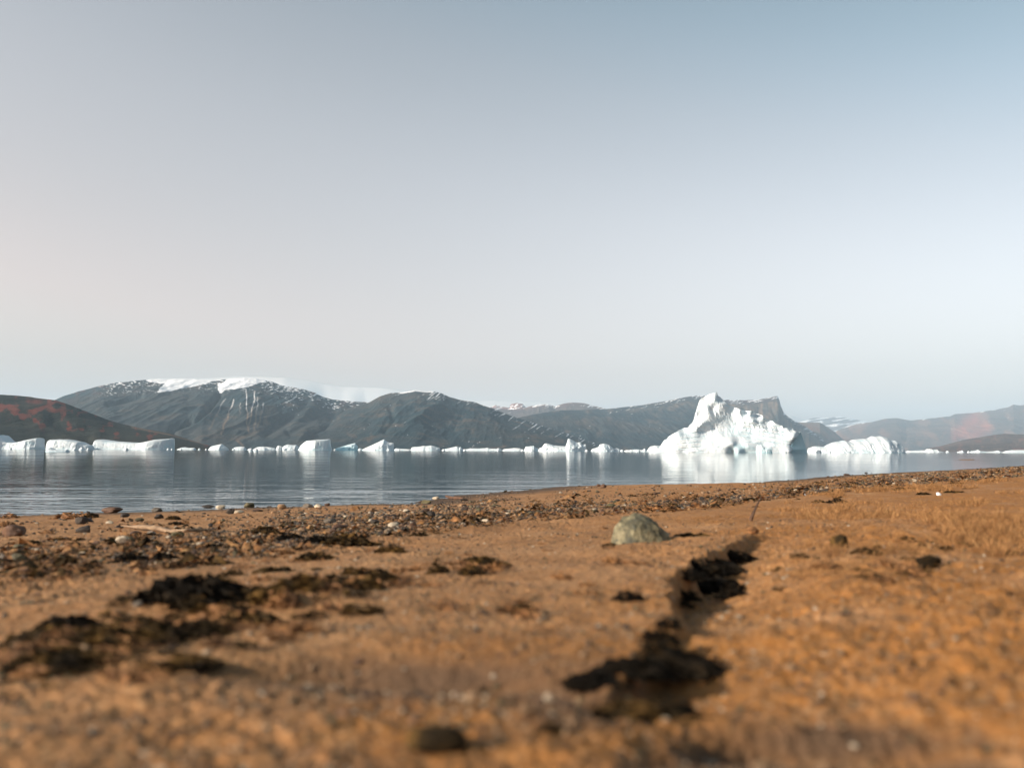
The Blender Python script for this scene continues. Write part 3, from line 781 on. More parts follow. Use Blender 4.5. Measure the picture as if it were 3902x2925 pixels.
def great_iceberg():
    ctrl = [  # u, v (enlarged view), metres the surface stands forward
        (160, 805, .5), (330, 800, 4), (600, 805, 6.5), (900, 806, 8.0), (1100, 806, 7.8), (1165, 806, 7.6), (1200, 800, 7.5), (1300, 800, 7.3), (1410, 800, 7.0), (1550, 802, 6.6), (1700, 798, 6.3), (1800, 790, 6),
        (1836, 775, 4.4), (1990, 800, -2.6), (1920, 780, .8), (1915, 590, 3.2), (1870, 650, 4.2), (1815, 735, 4.6), (1945, 680, -.4),
        (1000, 640, 5.2), (850, 660, 5.4), (1200, 650, 4.6), (1350, 690, 5.5), (1100, 702, 7.9), (900, 705, 7.2), (700, 700, 7.0), (500, 700, 5.5), (1165, 705, 7.2), (1200, 712, 7.1), (1330, 730, 6.8), (1400, 740, 6.5),
        (430, 640, 1.2), (560, 590, 4.4), (520, 560, 2.5), (700, 600, 5.0), (760, 530, 4.2), (830, 560, 2.9), (820, 480, 3.6), (670, 530, 2.0), (880, 600, 3.0),
        (985, 140, .9), (960, 230, 2.0), (948, 300, 1.4), (870, 350, 2.6), (810, 450, 3.2), (840, 250, .4), (790, 380, .8), (768, 330, -.6), (900, 160, -.2), (850, 200, -.4),
        (1030, 250, 1.0), (1100, 300, .7), (1000, 360, 1.8), (1000, 470, 1.2), (950, 540, 1.6), (1080, 540, 1.2), (1150, 480, .0), (1190, 550, 1.2), (1230, 600, 2.7),
        (1200, 380, .6), (1300, 400, 1.0), (1250, 470, .9), (1400, 430, 1.6), (1500, 450, 2.1), (1350, 520, 1.7), (1500, 520, 2.5), (1620, 510, 2.6), (1700, 535, 2.9),
        (1400, 600, 2.4), (1550, 590, 3.2), (1700, 590, 3.6), (1820, 570, 3.4), (1450, 680, 4.6), (1600, 690, 5.0), (1750, 690, 5.2), (1830, 545, 3.0), (1500, 740, 5.6)]
    top = [(155, 808), (200, 792), (300, 780), (340, 745), (372, 690), (385, 672), (425, 650), (432, 632), (500, 590), (560, 555), (600, 535), (668, 527), (680, 495), (712, 470), (725, 440), (758, 408), (764, 340), (775, 290), (788, 262), (800, 215), (812, 196),
           (870, 172), (910, 150), (950, 140), (978, 138), (986, 127), (992, 130), (998, 165), (1020, 180), (1052, 212), (1075, 240), (1130, 282), (1200, 305), (1260, 330), (1310, 342), (1340, 338), (1390, 342), (1415, 368), (1480, 382), (1500, 395), (1510, 418),
           (1560, 440), (1612, 455), (1640, 480), (1690, 502), (1722, 508), (1726, 535), (1790, 530), (1830, 528), (1846, 560), (1880, 572), (1920, 574), (1945, 630), (1970, 710), (1988, 780), (1996, 808)]
    t = np.array(top, float)
    nc, nv = 420, 150
    u = np.linspace(155, 1996, nc)
    tv = np.interp(u, t[:, 0], t[:, 1]) + 3.0 * fbm2(u / 22, u * 0, 4, 71)
    base = 812.0
    s = np.linspace(0, 1, nv)
    Vv = base + (tv[None, :] - base) * s[:, None]
    Uu = np.broadcast_to(u, Vv.shape)
    c = np.array(ctrl, float)
    # silhouette points stand at depth ~0 .. so the surface rolls away there
    extra = [(a, b, (-.5 if a < 1200 else min(-.5 + (a - 1200) / 600 * 3.0, 2.6) if a < 1890 else -1.0)) for a, b in top if np.hypot(c[:, 0] - a, c[:, 1] - b).min() > 38]
    c = np.concatenate([c, np.array(extra, float)])
    Pn = c[:, :2] / 500.0
    r = np.hypot(Pn[:, None, 0] - Pn[None, :, 0], Pn[:, None, 1] - Pn[None, :, 1])
    n = len(c)
    Kk = np.sqrt(r * r + .006)
    Am = np.zeros((n + 3, n + 3)); Am[:n, :n] = -Kk - np.eye(n) * .012
    Am[:n, n] = 1; Am[:n, n + 1:] = Pn; Am[n, :n] = 1; Am[n + 1:, :n] = Pn.T
    sol = np.linalg.solve(Am, np.concatenate([c[:, 2], [0, 0, 0]]))
    q = np.stack([Uu.ravel(), Vv.ravel()], -1) / 500.0
    Fo = sol[n] + q @ sol[n + 1:]
    for i in range(n):
        Fo -= sol[i] * np.sqrt((q[:, 0] - Pn[i, 0]) ** 2 + (q[:, 1] - Pn[i, 1]) ** 2 + .006)
    Fo = Fo.reshape(Vv.shape) * .68
    # weathering: fluting, layers dipping to the right, lumps
    xm, zm = (Uu - 155) * K, (base - Vv) * K
    kern = np.exp(-(np.arange(-40, 41) / 18.0) ** 2); kern /= kern.sum()
    tvs = np.convolve(np.pad(tv, 40, mode='edge'), kern, 'valid')
    edge = sstep(0, 70, Vv - tvs[None, :])
    uc = np.interp(Vv, [500, 574, 650, 740, 775, 812], [1935, 1918, 1868, 1814, 1830, 1806])
    Fc = np.interp(Vv, [500, 574, 650, 740, 775, 812], [1.9, 2.2, 2.8, 3.2, 3.2, 3.1])
    Fo = np.where(Uu > uc, Fc - (Uu - uc) / np.maximum(1998 - uc, 30) * 3.4, Fo)       # the sheer blue face on the right
    body = 1 - .75 * sstep(-25, 15, Uu - uc)
    edge = edge * body
    dip = zm + xm * .22
    lay = np.abs(((dip / 1.15 + .35 * fbm2(xm * .25, zm * .25, 3, 81)) % 1) - .5) * 2
    right = sstep(1180, 1350, Uu) * (1 - sstep(1830, 1880, Uu)) * sstep(760, 690, Vv)
    left = (1 - sstep(760, 900, Uu)) * sstep(520, 560, Vv)
    Fo = Fo + edge * (.12 * fbm2(xm * .55, zm * .55, 6, 83, .62) + .12 * (ridged2(xm * .42 + zm * .2, zm * .5 - xm * .1, 5, 89) - .3) + .26 * ridged2(xm * .9 + zm * .3, zm * .45, 4, 85) * sstep(650, 560, Vv)
                      - right * .24 * sstep(.72, .95, lay) - left * .14 * sstep(.75, .95, np.abs(((zm - xm * .10) / 1.3 % 1) - .5) * 2))
    facet = in_poly(Uu, Vv, [(985, 140), (950, 290), (870, 350), (805, 460), (765, 400), (780, 280), (810, 190)])
    Fo = Fo + np.where(facet, .10 * fbm2(xm * 2, zm * 2, 3, 87), .0)
    # front sheet + thick back
    d = ray(2400 + u * .339, yh(2400 + u * .339))[:, 0]
    Zw = (yh(2400 + Uu * .339) - (1450 + Vv * .339)) * BIG_D / PF + ZC
    Zw = Zw - Zw[0:1, :] * (1 - s[:, None])              # foot exactly at the water
    Y0 = BIG_D + 3.0
    FY = Y0 - Fo; FX = d[None, :] * FY
    Zw = Zw * FY / BIG_D
    foot = np.stack([FX[0], FY[0], np.full(nc, -1.2)], -1)
    front = np.stack([FX, FY, Zw], -1)
    Hn = np.clip(Zw[-1] / Zw[-1].max(), .05, 1)
    rows = [foot[None], front]
    topY = FY[-1]
    for k, (dz, dy) in enumerate([(.97, .10), (.86, .3), (.7, .5), (.5, .68), (.28, .85), (.08, .96), (0, 1.0)]):
        yb = topY + (2.0 + 13 * Hn) * dy
        rows.append(np.stack([FX[-1], yb + .4 * fbm2(FX[-1] * .4, yb * .4, 3, 91 + k), Zw[-1] * dz - (1.2 if dz == 0 else 0)], -1)[None])
    V = np.concatenate(rows, 0)
    nr = V.shape[0]
    bl = np.zeros((nr, nc)); dt = np.zeros((nr, nc))
    tri = in_poly(Uu, Vv, [(1920, 572), (1870, 650), (1800, 740), (1836, 770), (1805, 815), (2000, 815), (1960, 660)])
    b = np.where(tri, .38, 0.0)
    b = np.maximum(b, .25 * in_poly(Uu, Vv, [(1168, 705), (1260, 715), (1400, 745), (1420, 815), (1168, 815)]))
    b = np.maximum(b, .30 * np.exp(-(np.hypot((Uu - 1190) / 70, (Vv - 560) / 60)) ** 2))
    b = np.maximum(b, .35 * right * sstep(.80, .98, lay))
    b = np.maximum(b, .20 * left * sstep(.75, .95, np.abs(((zm - xm * .10) / 1.3 % 1) - .5) * 2))
    bl[1:1 + nv] = np.clip(b + .08 * fbm2(xm * .6, zm * .6, 4, 95), 0, 1)
    dt[1:1 + nv] = .2 * sstep(.1, .5, fbm2(xm * 1.2, zm * 1.2, 4, 97)) * np.exp(-(np.hypot((Uu - 1080) / 40, (Vv - 790) / 22)) ** 2) + .35 * sstep(.0, .4, fbm2(xm * 1.2, zm * 1.2, 4, 99)) * np.exp(-(np.hypot((Uu - 925) / 40, (Vv - 315) / 22)) ** 2)
    V = V.reshape(-1, 3)
    cc = np.array([V[:, 0].mean(), Y0, 0.0])
    me = mesh_np('great_iceberg', V - cc, grid_faces(nr, nc), M_ICE, True, {'blue': bl.ravel(), 'dirt': dt.ravel()})
    try: me.set_sharp_from_angle(angle=math.radians(50))
    except Exception: pass
    link('iceberg', me, 'great white iceberg with a tall peak leaning left and layered right flank', 'iceberg', loc=cc)


great_iceberg()


def Z4(l): return [z4(*a) for a in l]


iceberg('ice_floe', Z4([(1418, 812), (1424, 735), (1440, 722), (1478, 718), (1500, 730), (1506, 748), (1560, 745), (1605, 740), (1640, 762), (1660, 772), (1655, 790), (1625, 806), (1600, 812)]), 208, 2.2, 'small blue-edged ice chunk floating before the great iceberg', 4, 33, 'ice floe', blue=.35)


# ----------------------------------------------------------------- stones
def rock_mesh(name, seed, mat, flat=.6, elong=1.3, sub=4, lump=.32, cuts=9):
    r = np.random.default_rng(seed)
    bm = bmesh.new()
    bmesh.ops.create_icosphere(bm, subdivisions=sub, radius=1.0)
    P = np.array([v.co[:] for v in bm.verts])
    P = P * (1 + lump * fbm3(P[:, 0] * 1.1 + seed, P[:, 1] * 1.1, P[:, 2] * 1.1, 4, seed)[:, None])
    for k in range(cuts):
        n = r.normal(size=3); n /= np.linalg.norm(n)
        dcut = r.uniform(.62, .9)
        dd = P @ n - dcut
        P = P - np.where(dd > 0, dd * .88, 0)[:, None] * n
    P = P * (1 + .05 * fbm3(P[:, 0] * 5, P[:, 1] * 5, P[:, 2] * 5, 3, seed + 3)[:, None])
    P = P * np.array([elong, 1, flat])
    P = P / max(np.ptp(P[:, 0]), 1e-6)                   # unit width
    P[:, 2] -= P[:, 2].min()
    for v, p in zip(bm.verts, P): v.co = p
    for f in bm.faces: f.smooth = True
    me = bpy.data.meshes.new(name); bm.to_mesh(me); bm.free()
    me.materials.append(mat)
    try: me.set_sharp_from_angle(angle=math.radians(38))
    except Exception: pass
    return me, P


def gz(x, y): return float(sand_h(np.array([x]), np.array([y]))[0])


def place_rock(px, py, w, h, kind, label, seed, name='stone', cat='stone', group=None, mat=None, rot=0.0, **kw):
    """px,py: foot of the stone in the photo; w,h: its size in photo pixels"""
    g = ground(px, py)[0]
    m = g[1] / PF
    me, P = rock_mesh(name, seed, mat or SM[kind], flat=1.0, elong=kw.pop('elong', 1.35), **kw)
    o = link(name, me, label, cat, group)
    zh = np.ptp(P[:, 2])
    o.scale = (w * m, w * m * .9, h * m / zh * 1.12)
    o.location = (g[0], g[1] + w * m * .3, gz(g[0], g[1] + w * m * .3) - h * m * .12)
    o.rotation_euler = (0, 0, rot)
    return o


# the olive stone
def olive_stone():
    g = ground(2458, 2074)[0]; m = g[1] / PF
    bm = bmesh.new(); bmesh.ops.create_icosphere(bm, subdivisions=5, radius=1.0)
    P = np.array([v.co[:] for v in bm.verts])
    W, Hh = 226 * m, 112 * m
    out = np.array([(-1, 0), (-.985, .40), (-.90, .62), (-.74, .80), (-.52, .93), (-.28, 1.0), (-.05, .97), (.22, .84), (.5, .66), (.76, .43), (.93, .20), (1, 0)])
    q = np.sqrt(np.clip(1 - P[:, 0] ** 2, 1e-6, 1))
    hz = np.interp(P[:, 0], out[:, 0], out[:, 1]); wy_ = (1 - np.abs(P[:, 0]) ** 2.6) ** .5
    cy, cz = P[:, 1] / q, P[:, 2] / q
    e = .72                                               # boxier than round
    cy = np.sign(cy) * np.abs(cy) ** e; cz = np.sign(cz) * np.abs(cz) ** e
    Pn = np.stack([P[:, 0], cy * wy_, np.where(cz > 0, cz * hz, cz * .3 * q)], -1)
    for (n, dcut) in [((-.70, -.62, .30), .86), ((.25, -.92, .30), .82), ((.80, -.45, .35), .88), ((-.45, -.30, .85), .86), ((.35, -.5, .8), .93)]:
        n = np.array(n); n = n / np.linalg.norm(n)
        dd = Pn @ n - dcut
        Pn = Pn - np.where(dd > 0, dd * .8, 0)[:, None] * n
    Pn = Pn * (1 + .12 * fbm3(P[:, 0] * 2.2, P[:, 1] * 2.2, P[:, 2] * 2.2, 4, 5)[:, None] + .085 * fbm3(P[:, 0] * 7, P[:, 1] * 7, P[:, 2] * 7, 4, 6)[:, None] + .03 * fbm3(P[:, 0] * 18, P[:, 1] * 18, P[:, 2] * 18, 3, 7)[:, None])
    Pn = Pn * np.array([W * .5, W * .36, Hh])
    for v, p in zip(bm.verts, Pn): v.co = p
    for f in bm.faces: f.smooth = True
    me = bpy.data.meshes.new('stone'); bm.to_mesh(me); bm.free(); me.materials.append(M_BOULDER)
    y = g[1] + W * .33
    link('stone', me, 'large olive-grey stone sitting alone on the bare sand', 'stone', loc=(g[0], y, gz(g[0], y) - .003))


olive_stone()

GR = 'dark stones at the left of the shore'
ROCKS = [
    (40, 2040, 90, 46, 'rust', 'rust-brown stone with a peaked top at the left edge', {}),
    (300, 1998, 50, 30, 'dark', 'dark rounded stone just above the squarish dark one', {}),
    (313, 2027, 54, 26, 'dark', 'squarish dark stone alone on sand left of the driftwood', {'cuts': 8}),
    (468, 1969, 36, 18, 'dark', 'dark round stone by the water below a brown angular rock', {}),
    (418, 1957, 74, 22, 'rust', 'brown angular rock at the water line left of centre', {'cuts': 8}),
    (590, 1952, 44, 17, 'grey', 'pale grey flat stone at the water above the driftwood', {}),
    (416, 1993, 30, 14, 'pale', 'white oval pebble on sand left of the driftwood', {}),
    (455, 2076, 52, 32, 'pale', 'cream rounded stone standing below the driftwood', {}),
    (490, 2072, 34, 22, 'olive', 'olive stone leaning on the cream rounded stone', {}),
    (364, 2076, 32, 18, 'rust', 'small rust stone left of the cream rounded stone', {}),
    (60, 2100, 60, 24, 'olive', 'mossy low stone near the left edge below the dark weed slab', {}),
    (55, 2147, 70, 36, 'olive', 'mossy olive stone at the left with a ragged dark side', {}),
    (5, 2140, 30, 38, 'grey', 'grey-blue stone cut by the left edge', {}),
    (310, 2122, 26, 14, 'pale', 'pale grey pebble among weed on the lower left', {}),
    (345, 2120, 26, 10, 'pale', 'flat white pebble beside a pale grey one, lower left', {}),
    (545, 2130, 32, 20, 'rust', 'orange pebble between two dark weed heaps', {}),
    (510, 2034, 42, 18, 'rust', 'brick-red stone tucked under the driftwood', {}),
    (572, 2033, 40, 16, 'grey', 'grey-green stone under the thick middle of the driftwood', {}),
    (640, 2056, 22, 12, 'pale', 'small white pebble below the pale driftwood end', {}),
    (670, 2054, 50, 24, 'olive', 'yellow-green lumpy stone below the pale driftwood end', {}),
    (527, 1984, 34, 15, 'olive', 'small mossy round stone above the driftwood tip', {}),
    (600, 1977, 34, 18, 'dark', 'dark brown stone in a pair near the water above driftwood', {}),
    (785, 1941, 54, 18, 'dark', 'dark flat-topped rock at the water line, upper left', {}),
    (835, 1940, 40, 16, 'pale', 'white pair-like stone at the water beside a dark rock', {}),
    (875, 1959, 34, 22, 'dark', 'black wedge stone with a cream pebble at its right', {}),
    (902, 1957, 40, 13, 'pale', 'cream oval pebble against a black wedge stone', {}),
    (945, 1938, 40, 20, 'olive', 'humped brown-green rock on the skyline of the shore', {}),
    (975, 1948, 44, 10, 'rust', 'red flat stone behind the pebble bank', {}),
    (1070, 1941, 36, 20, 'tan', 'ochre domed stone at the water line', {}),
    (1170, 1936, 42, 20, 'grey', 'grey-green boulder at the water line left of centre', {}),
    (1210, 1937, 32, 16, 'pale', 'pink-white stone beside the grey-green boulder', {}),
    (1246, 1930, 22, 12, 'rust', 'dark red round stone at the water line', {}),
    (1255, 1990, 48, 20, 'grey', 'large pale grey stone in the pebble bank', {}),
    (1290, 2022, 54, 20, 'rust', 'smooth orange-brown stone in the pebble bank', {}),
    (1640, 1975, 34, 24, 'dark', 'black stone with an orange one on it, mid pebble bank', {}),
    (1622, 1953, 30, 14, 'rust', 'orange stone perched on a black one', {}),
    (1622, 1917, 44, 16, 'olive', 'brown lumpy rock where the shore bends', {}),
    (1660, 1906, 26, 14, 'pale', 'pinkish pale stone by the brown lumpy rock', {}),
    (1765, 1906, 34, 9, 'dark', 'flat dark stone under the reddish log', {}),
    (1570, 2012, 36, 20, 'rust', 'dark red round stone at the lower edge of the pebbles', {}),
    (1850, 1995, 28, 14, 'pale', 'cream pebble at the lower edge of the pebble bank', {}),
    (1822, 1983, 36, 12, 'tan', 'curved tan stone like a finger in the pebble bank', {'elong': 2.2}),
    (2300, 1859, 24, 14, 'rust', 'orange-topped stone near the water right of centre', {}),
    (2282, 1855, 18, 10, 'rust', 'brown round stone just left of the orange-topped one', {}),
    (2505, 1853, 28, 8, 'tan', 'tan flat stone at the water line right of centre', {}),
    (2742, 1869, 20, 10, 'rust', 'red-brown round stone alone on bare sand by the water', {}),
    (2535, 1890, 14, 8, 'pale', 'white pebble on sand right of centre', {}),
    (2608, 1894, 14, 8, 'pale', 'rounded white pebble above the dark strip of weed', {}),
    (3230, 1811, 26, 7, 'rust', 'low reddish stone at the far water line', {}),
    (3302, 1805, 14, 7, 'dark', 'small dark stone standing at the far water line', {}),
    (3398, 1808, 12, 5, 'tan', 'small tan stone at the far water line', {}),
]
for i, (px, py, w, h, kind, label, kw) in enumerate(ROCKS):
    place_rock(px, py, w, h, kind, label, 100 + i, rot=.3 * math.sin(i * 7.3), **kw)
# dirty stone block frozen at the foot of the right-hand berg
p = at(np.array([3213.]), np.array([1718.]), 256.0)[0]
me, _P = rock_mesh('boulder', 77, SM['grey'], 1.0, 1.0)
o = link('boulder', me, 'brown boulder lodged at the foot of the low broad iceberg', 'boulder', loc=(p[0], 256.0, -.3)); o.scale = (1.6, 1.6, 1.8)
p = at(np.array([3690.]), np.array([1753.]), 45.0)[0]
d = ray(np.array([3690.]), np.array([1751.]))[0]; Yr = ZC / -d[2]
me, _P = rock_mesh('reef', 78, SM['tan'], .12, 2.2, lump=.5)
o = link('reef', me, 'tan sandbank just breaking the calm water at the right', 'sandbank', loc=(d[0] * Yr, Yr, -.06)); o.scale = (1.05, 1.2, 1.5)

# ----------------------------------------------------------------- pebbles: 300 nearest as things, the rest one gravel mass
BAND_LO = np.array([(-200, 2230), (0, 2205), (430, 2172), (800, 2125), (1100, 2085), (1400, 2045), (1650, 2012), (1900, 1988), (2200, 1962), (2500, 1942), (2800, 1918), (3100, 1880), (3400, 1850), (3902, 1812), (4200, 1795)], float)
WATER = np.array([(-200, 1975), (0, 1964), (376, 1953), (729, 1935), (1293, 1922), (1542, 1918), (1605, 1909), (1833, 1883), (1991, 1864), (2111, 1855), (2592, 1849), (2715, 1847), (2918, 1833), (3134, 1814), (3514, 1801), (3704, 1786), (3902, 1773), (4200, 1755)], float)


def pebble_density(px, f):
    """f: 0 at the water, 1 at the lower edge of the bank"""
    d = .22 + .9 * np.exp(-((f - .78) / .22) ** 2)
    d = np.where(px < 450, .10 + .16 * np.exp(-((f - .7) / .25) ** 2), np.where(px < 700, d * .5, d))
    d = np.where((px > 1000) & (px < 1900), .35 + .85 * sstep(.15, .45, f), d)
    d = np.where((px > 1900) & (px < 3000), .18 + .9 * np.exp(-((f - .82) / .20) ** 2), d)
    d = np.where(px > 3300, .9, d)
    return d


cand = []
tries = 34000
px = rng.uniform(-150, 4050, tries); f = rng.uniform(0, 1.03, tries)
wy = np.interp(px, *WATER.T); ly = np.interp(px, *BAND_LO.T)
keep = rng.uniform(0, 1, tries) < pebble_density(px, f) * (.35 + .65 * sstep(-.25, .15, vn2(px / 90, f * 4, 501)))
px, f, wy, ly = px[keep], f[keep], wy[keep], ly[keep]
py = wy + (ly - wy) * f
gp = ground(px, py)
size = .0112 * np.exp(rng.normal(0, .5, len(px))) * (.46 + .54 * sstep(1.6, 4.5, gp[:, 1])) * (1 + .06 * np.maximum(gp[:, 1] - 6, 0))
size = np.clip(size, .003, .05)
kinds = rng.choice(6, len(px), p=[.30, .06, .26, .07, .17, .14])
apparent = size * PF / gp[:, 1]
order = np.argsort(-apparent * ((px > 0) & (px < 3902)))
single, rest = order[:300], order[300:]

SHAPES = [(.5, 1.25, .4, 9), (.6, 1.15, .35, 8), (.36, 1.6, .35, 9), (.7, 1.2, .45, 11), (.3, 1.9, .4, 9)]
PROTO = {}
for k in range(6):
    for s_, (fl, el, lu, cu) in enumerate(SHAPES):
        PROTO[k, s_] = rock_mesh('pebble', 900 + k * 10 + s_, SM[KINDS[k]], fl, el, 3, lu, cu)[0]
ADJ = {'dark': 'near-black', 'grey': 'speckled grey', 'tan': 'tan', 'pale': 'pale cream', 'rust': 'rust-red', 'olive': 'olive-brown'}
SECT = [(0, 800, 'below the line of left-hand bergs'), (800, 1500, 'below the ramp-shaped berg'), (1500, 2200, 'below the jagged berg'), (2200, 3000, 'below the great iceberg'), (3000, 4300, 'below the red range')]
first = {}
for i in single:
    k = KINDS[kinds[i]]; sh = int(rng.integers(0, 5))
    key = (int(kinds[i]), sh)
    if key not in first:
        o = bpy.data.objects.new('pebble', PROTO[key]); first[key] = o
    else:
        o = first[key].copy()
    COL.objects.link(o)
    x, y = gp[i]
    o.location = (x, y, gz(x, y) - size[i] * .14)
    o.scale = (size[i], size[i], size[i])
    o.rotation_euler = (rng.normal(0, .15), rng.normal(0, .15), rng.uniform(0, 6.28))
    o['label'] = f"{ADJ[k]} pebble in the bank of shingle along the shore"
    o['category'] = 'pebble'; o['group'] = f"{ADJ[k]} pebbles in the shingle bank"

# gravel mass
ico = bmesh.new(); bmesh.ops.create_icosphere(ico, subdivisions=2, radius=.5)
IV = np.array([v.co[:] for v in ico.verts]); IF = np.array([[v.index for v in fc.verts] for fc in ico.faces]); ico.free()


def scatter_stones(xy, sizes, kd, seed, sink=.1):
    r = np.random.default_rng(seed)
    n = len(xy); m = len(IV)
    base = []
    for k in range(10):
        P = IV * (1 + .45 * fbm3(IV[:, 0] * 2.2 + k * 5, IV[:, 1] * 2.2, IV[:, 2] * 2.2, 3, 700 + k)[:, None])
        for q in range(4):
            nn = r.normal(size=3); nn /= np.linalg.norm(nn); dd = P @ nn - r.uniform(.28, .42)
            P = P - np.where(dd > 0, dd, 0)[:, None] * nn
        base.append(P * np.array([r.uniform(.9, 1.4), 1, r.uniform(.4, .8)]))
    base = np.array(base)
    P = base[r.integers(0, 10, n)] * sizes[:, None, None]
    a = r.uniform(0, 6.28, n); ca, sa = np.cos(a)[:, None], np.sin(a)[:, None]
    Q = np.stack([P[:, :, 0] * ca - P[:, :, 1] * sa, P[:, :, 0] * sa + P[:, :, 1] * ca, P[:, :, 2]], -1)
    h = sand_h(xy[:, 0], xy[:, 1])
    Q += np.stack([xy[:, 0], xy[:, 1], h + sizes * (.25 - sink)], -1)[:, None, :]
    Fx = (IF[None] + (np.arange(n) * m)[:, None, None]).reshape(-1, 3)
    return Q.reshape(-1, 3), Fx, np.repeat(kd, len(IF))


# extra fine gravel, very many
t2 = 30000
px2 = rng.uniform(-150, 4050, t2); f2 = rng.uniform(0, 1.12, t2) ** .9
k2 = rng.uniform(0, 1, t2) < pebble_density(px2, f2) * (.25 + .75 * sstep(-.3, .2, vn2(px2 / 70, f2 * 5, 503)))
px2, f2 = px2[k2], f2[k2]
py2 = np.interp(px2, *WATER.T) + (np.interp(px2, *BAND_LO.T) - np.interp(px2, *WATER.T)) * f2
g2 = ground(px2, py2)
s2 = np.clip(.0052 * np.exp(rng.normal(0, .45, len(px2))) * (.6 + g2[:, 1] / 7), .0018, .03)
kk2 = rng.choice(6, len(px2), p=[.28, .05, .35, .05, .15, .12])
xy = np.concatenate([gp[rest], g2]); sz = np.concatenate([size[rest], s2]); kd = np.concatenate([kinds[rest], kk2])
Vg, Fg, Mg = scatter_stones(xy, sz, kd, 5)
me = mesh_np('gravel', Vg, Fg, [SM[k] for k in KINDS], False, None, Mg)
link('gravel', me, 'mixed brown and pale gravel of the shingle bank', kind='stuff')


# coarse sand: loose grains and crumbs on the near sand, past counting
def grains(n, seed):
    r = np.random.default_rng(seed)
    bm = bmesh.new(); bmesh.ops.create_icosphere(bm, subdivisions=1, radius=.5)
    v0 = np.array([v.co[:] for v in bm.verts]); f0 = np.array([[v.index for v in fc.verts] for fc in bm.faces]); bm.free()
    rad = np.exp(r.uniform(math.log(.24), math.log(2.6), n)); az_ = np.radians(r.uniform(-36, 36, n))
    x = np.sin(az_) * rad; y = np.cos(az_) * rad
    kp = fbm2(x * 9, y * 9, 4, 951) > r.uniform(-.4, .3, n)
    x, y, rad = x[kp], y[kp], rad[kp]; n = len(x)
    s_ = np.clip(.0016 * np.exp(r.normal(0, .5, n)) * (.75 + .5 * rad), .0007, .006)
    P = v0[None] * (1 + r.uniform(-.3, .3, (n, len(v0), 1))) * s_[:, None, None] * np.stack([r.uniform(.8, 1.5, n), r.uniform(.8, 1.2, n), r.uniform(.5, .9, n)], -1)[:, None, :]
    P = P + np.stack([x, y, sand_h(x, y) + s_ * .15], -1)[:, None, :]
    kd = r.choice(5, n, p=[.52, .08, .12, .18, .10])
    Fx = (f0[None] + (np.arange(n) * len(v0))[:, None, None]).reshape(-1, 3)
    me = mesh_np('coarse_sand', P.reshape(-1, 3), Fx, [SM[k] for k in ('tan', 'pale', 'dark', 'rust', 'olive')], False, None, np.repeat(kd, len(f0)))
    link('coarse_sand', me, 'loose coarse sand grains scattered over the near beach', kind='stuff')


grains(30000, 8)

# ----------------------------------------------------------------- seaweed, algae, driftwood, grass
def weed_mesh(name, seed, w, d, h, n, mat, ribbon=.35, lumps=0):
    """a heap of curled dried fronds filling w x d x h (metres)"""
    r = np.random.default_rng(seed)
    Vs, Fs = [], []; off = 0
    for i in range(n):
        u, v = r.uniform(-1, 1), r.uniform(-1, 1)
        if u * u + v * v > 1: u, v = u * .6, v * .6
        top = h * max(.12, (1 - u * u) * (1 - .6 * v * v)) * r.uniform(.05, 1)
        L = max(w, d) * ribbon * r.uniform(.4, 1.2); wd = min(w, d) * .16 * r.uniform(.4, 1.3)
        a = r.normal(0, .8); el = r.normal(.0, .16); k = 7
        cur = r.normal(0, 1.2); tw = r.normal(0, 1.5); th0 = r.uniform(0, 3.14)
        p = np.array([u * w * .5, v * d * .5, top]); pts = []
        for j in range(k):
            pts.append(p.copy())
            aa = a + cur * j / k; ee = el - .8 * j / k * (1 if p[2] > .2 * h else 0)
            p = p + np.array([math.cos(aa) * math.cos(ee), math.sin(aa) * math.cos(ee) * .6, math.sin(ee)]) * L / k
            p[2] = max(p[2], 0)
        for j in range(k):
            th = th0 + tw * j / k; ww = wd * (1 - .75 * (j / (k - 1)) ** 2) * .5
            nrm = np.array([-math.sin(a) * math.cos(th), math.cos(a) * math.cos(th), math.sin(th)]) * ww
            b = np.array([0, 0, wd * .18])
            Vs += [pts[j] - nrm, pts[j] + nrm * .4 + b, pts[j] + nrm, pts[j] - b]
        for j in range(k - 1):
            for e in range(4):
                q = off + j * 4
                Fs.append((q + e, q + (e + 1) % 4, q + 4 + (e + 1) % 4, q + 4 + e))
        off += k * 4
    return mesh_np(name, np.array(Vs), np.array(Fs), mat, True)


def floor_h(x, y): return sand_h(x, y, False)


def weed(px, py, w, h, label, seed, n=None, mat=None, name='seaweed', cat='seaweed', group=None, depth=.5, ribbon=.3):
    g = ground(px, py, floor_h if 'sand step' in label else base_h)[0]; m = g[1] / PF
    W, Hh = w * m, h * m
    me = weed_mesh(name, seed, W, max(W * depth, Hh), Hh, n or int(70 + w * .6), mat or M_WEED, ribbon)
    y = g[1] + W * depth * .3
    o = link(name, me, label, cat, group, loc=(g[0], y, gz(g[0], y) - .1 * Hh))
    return o


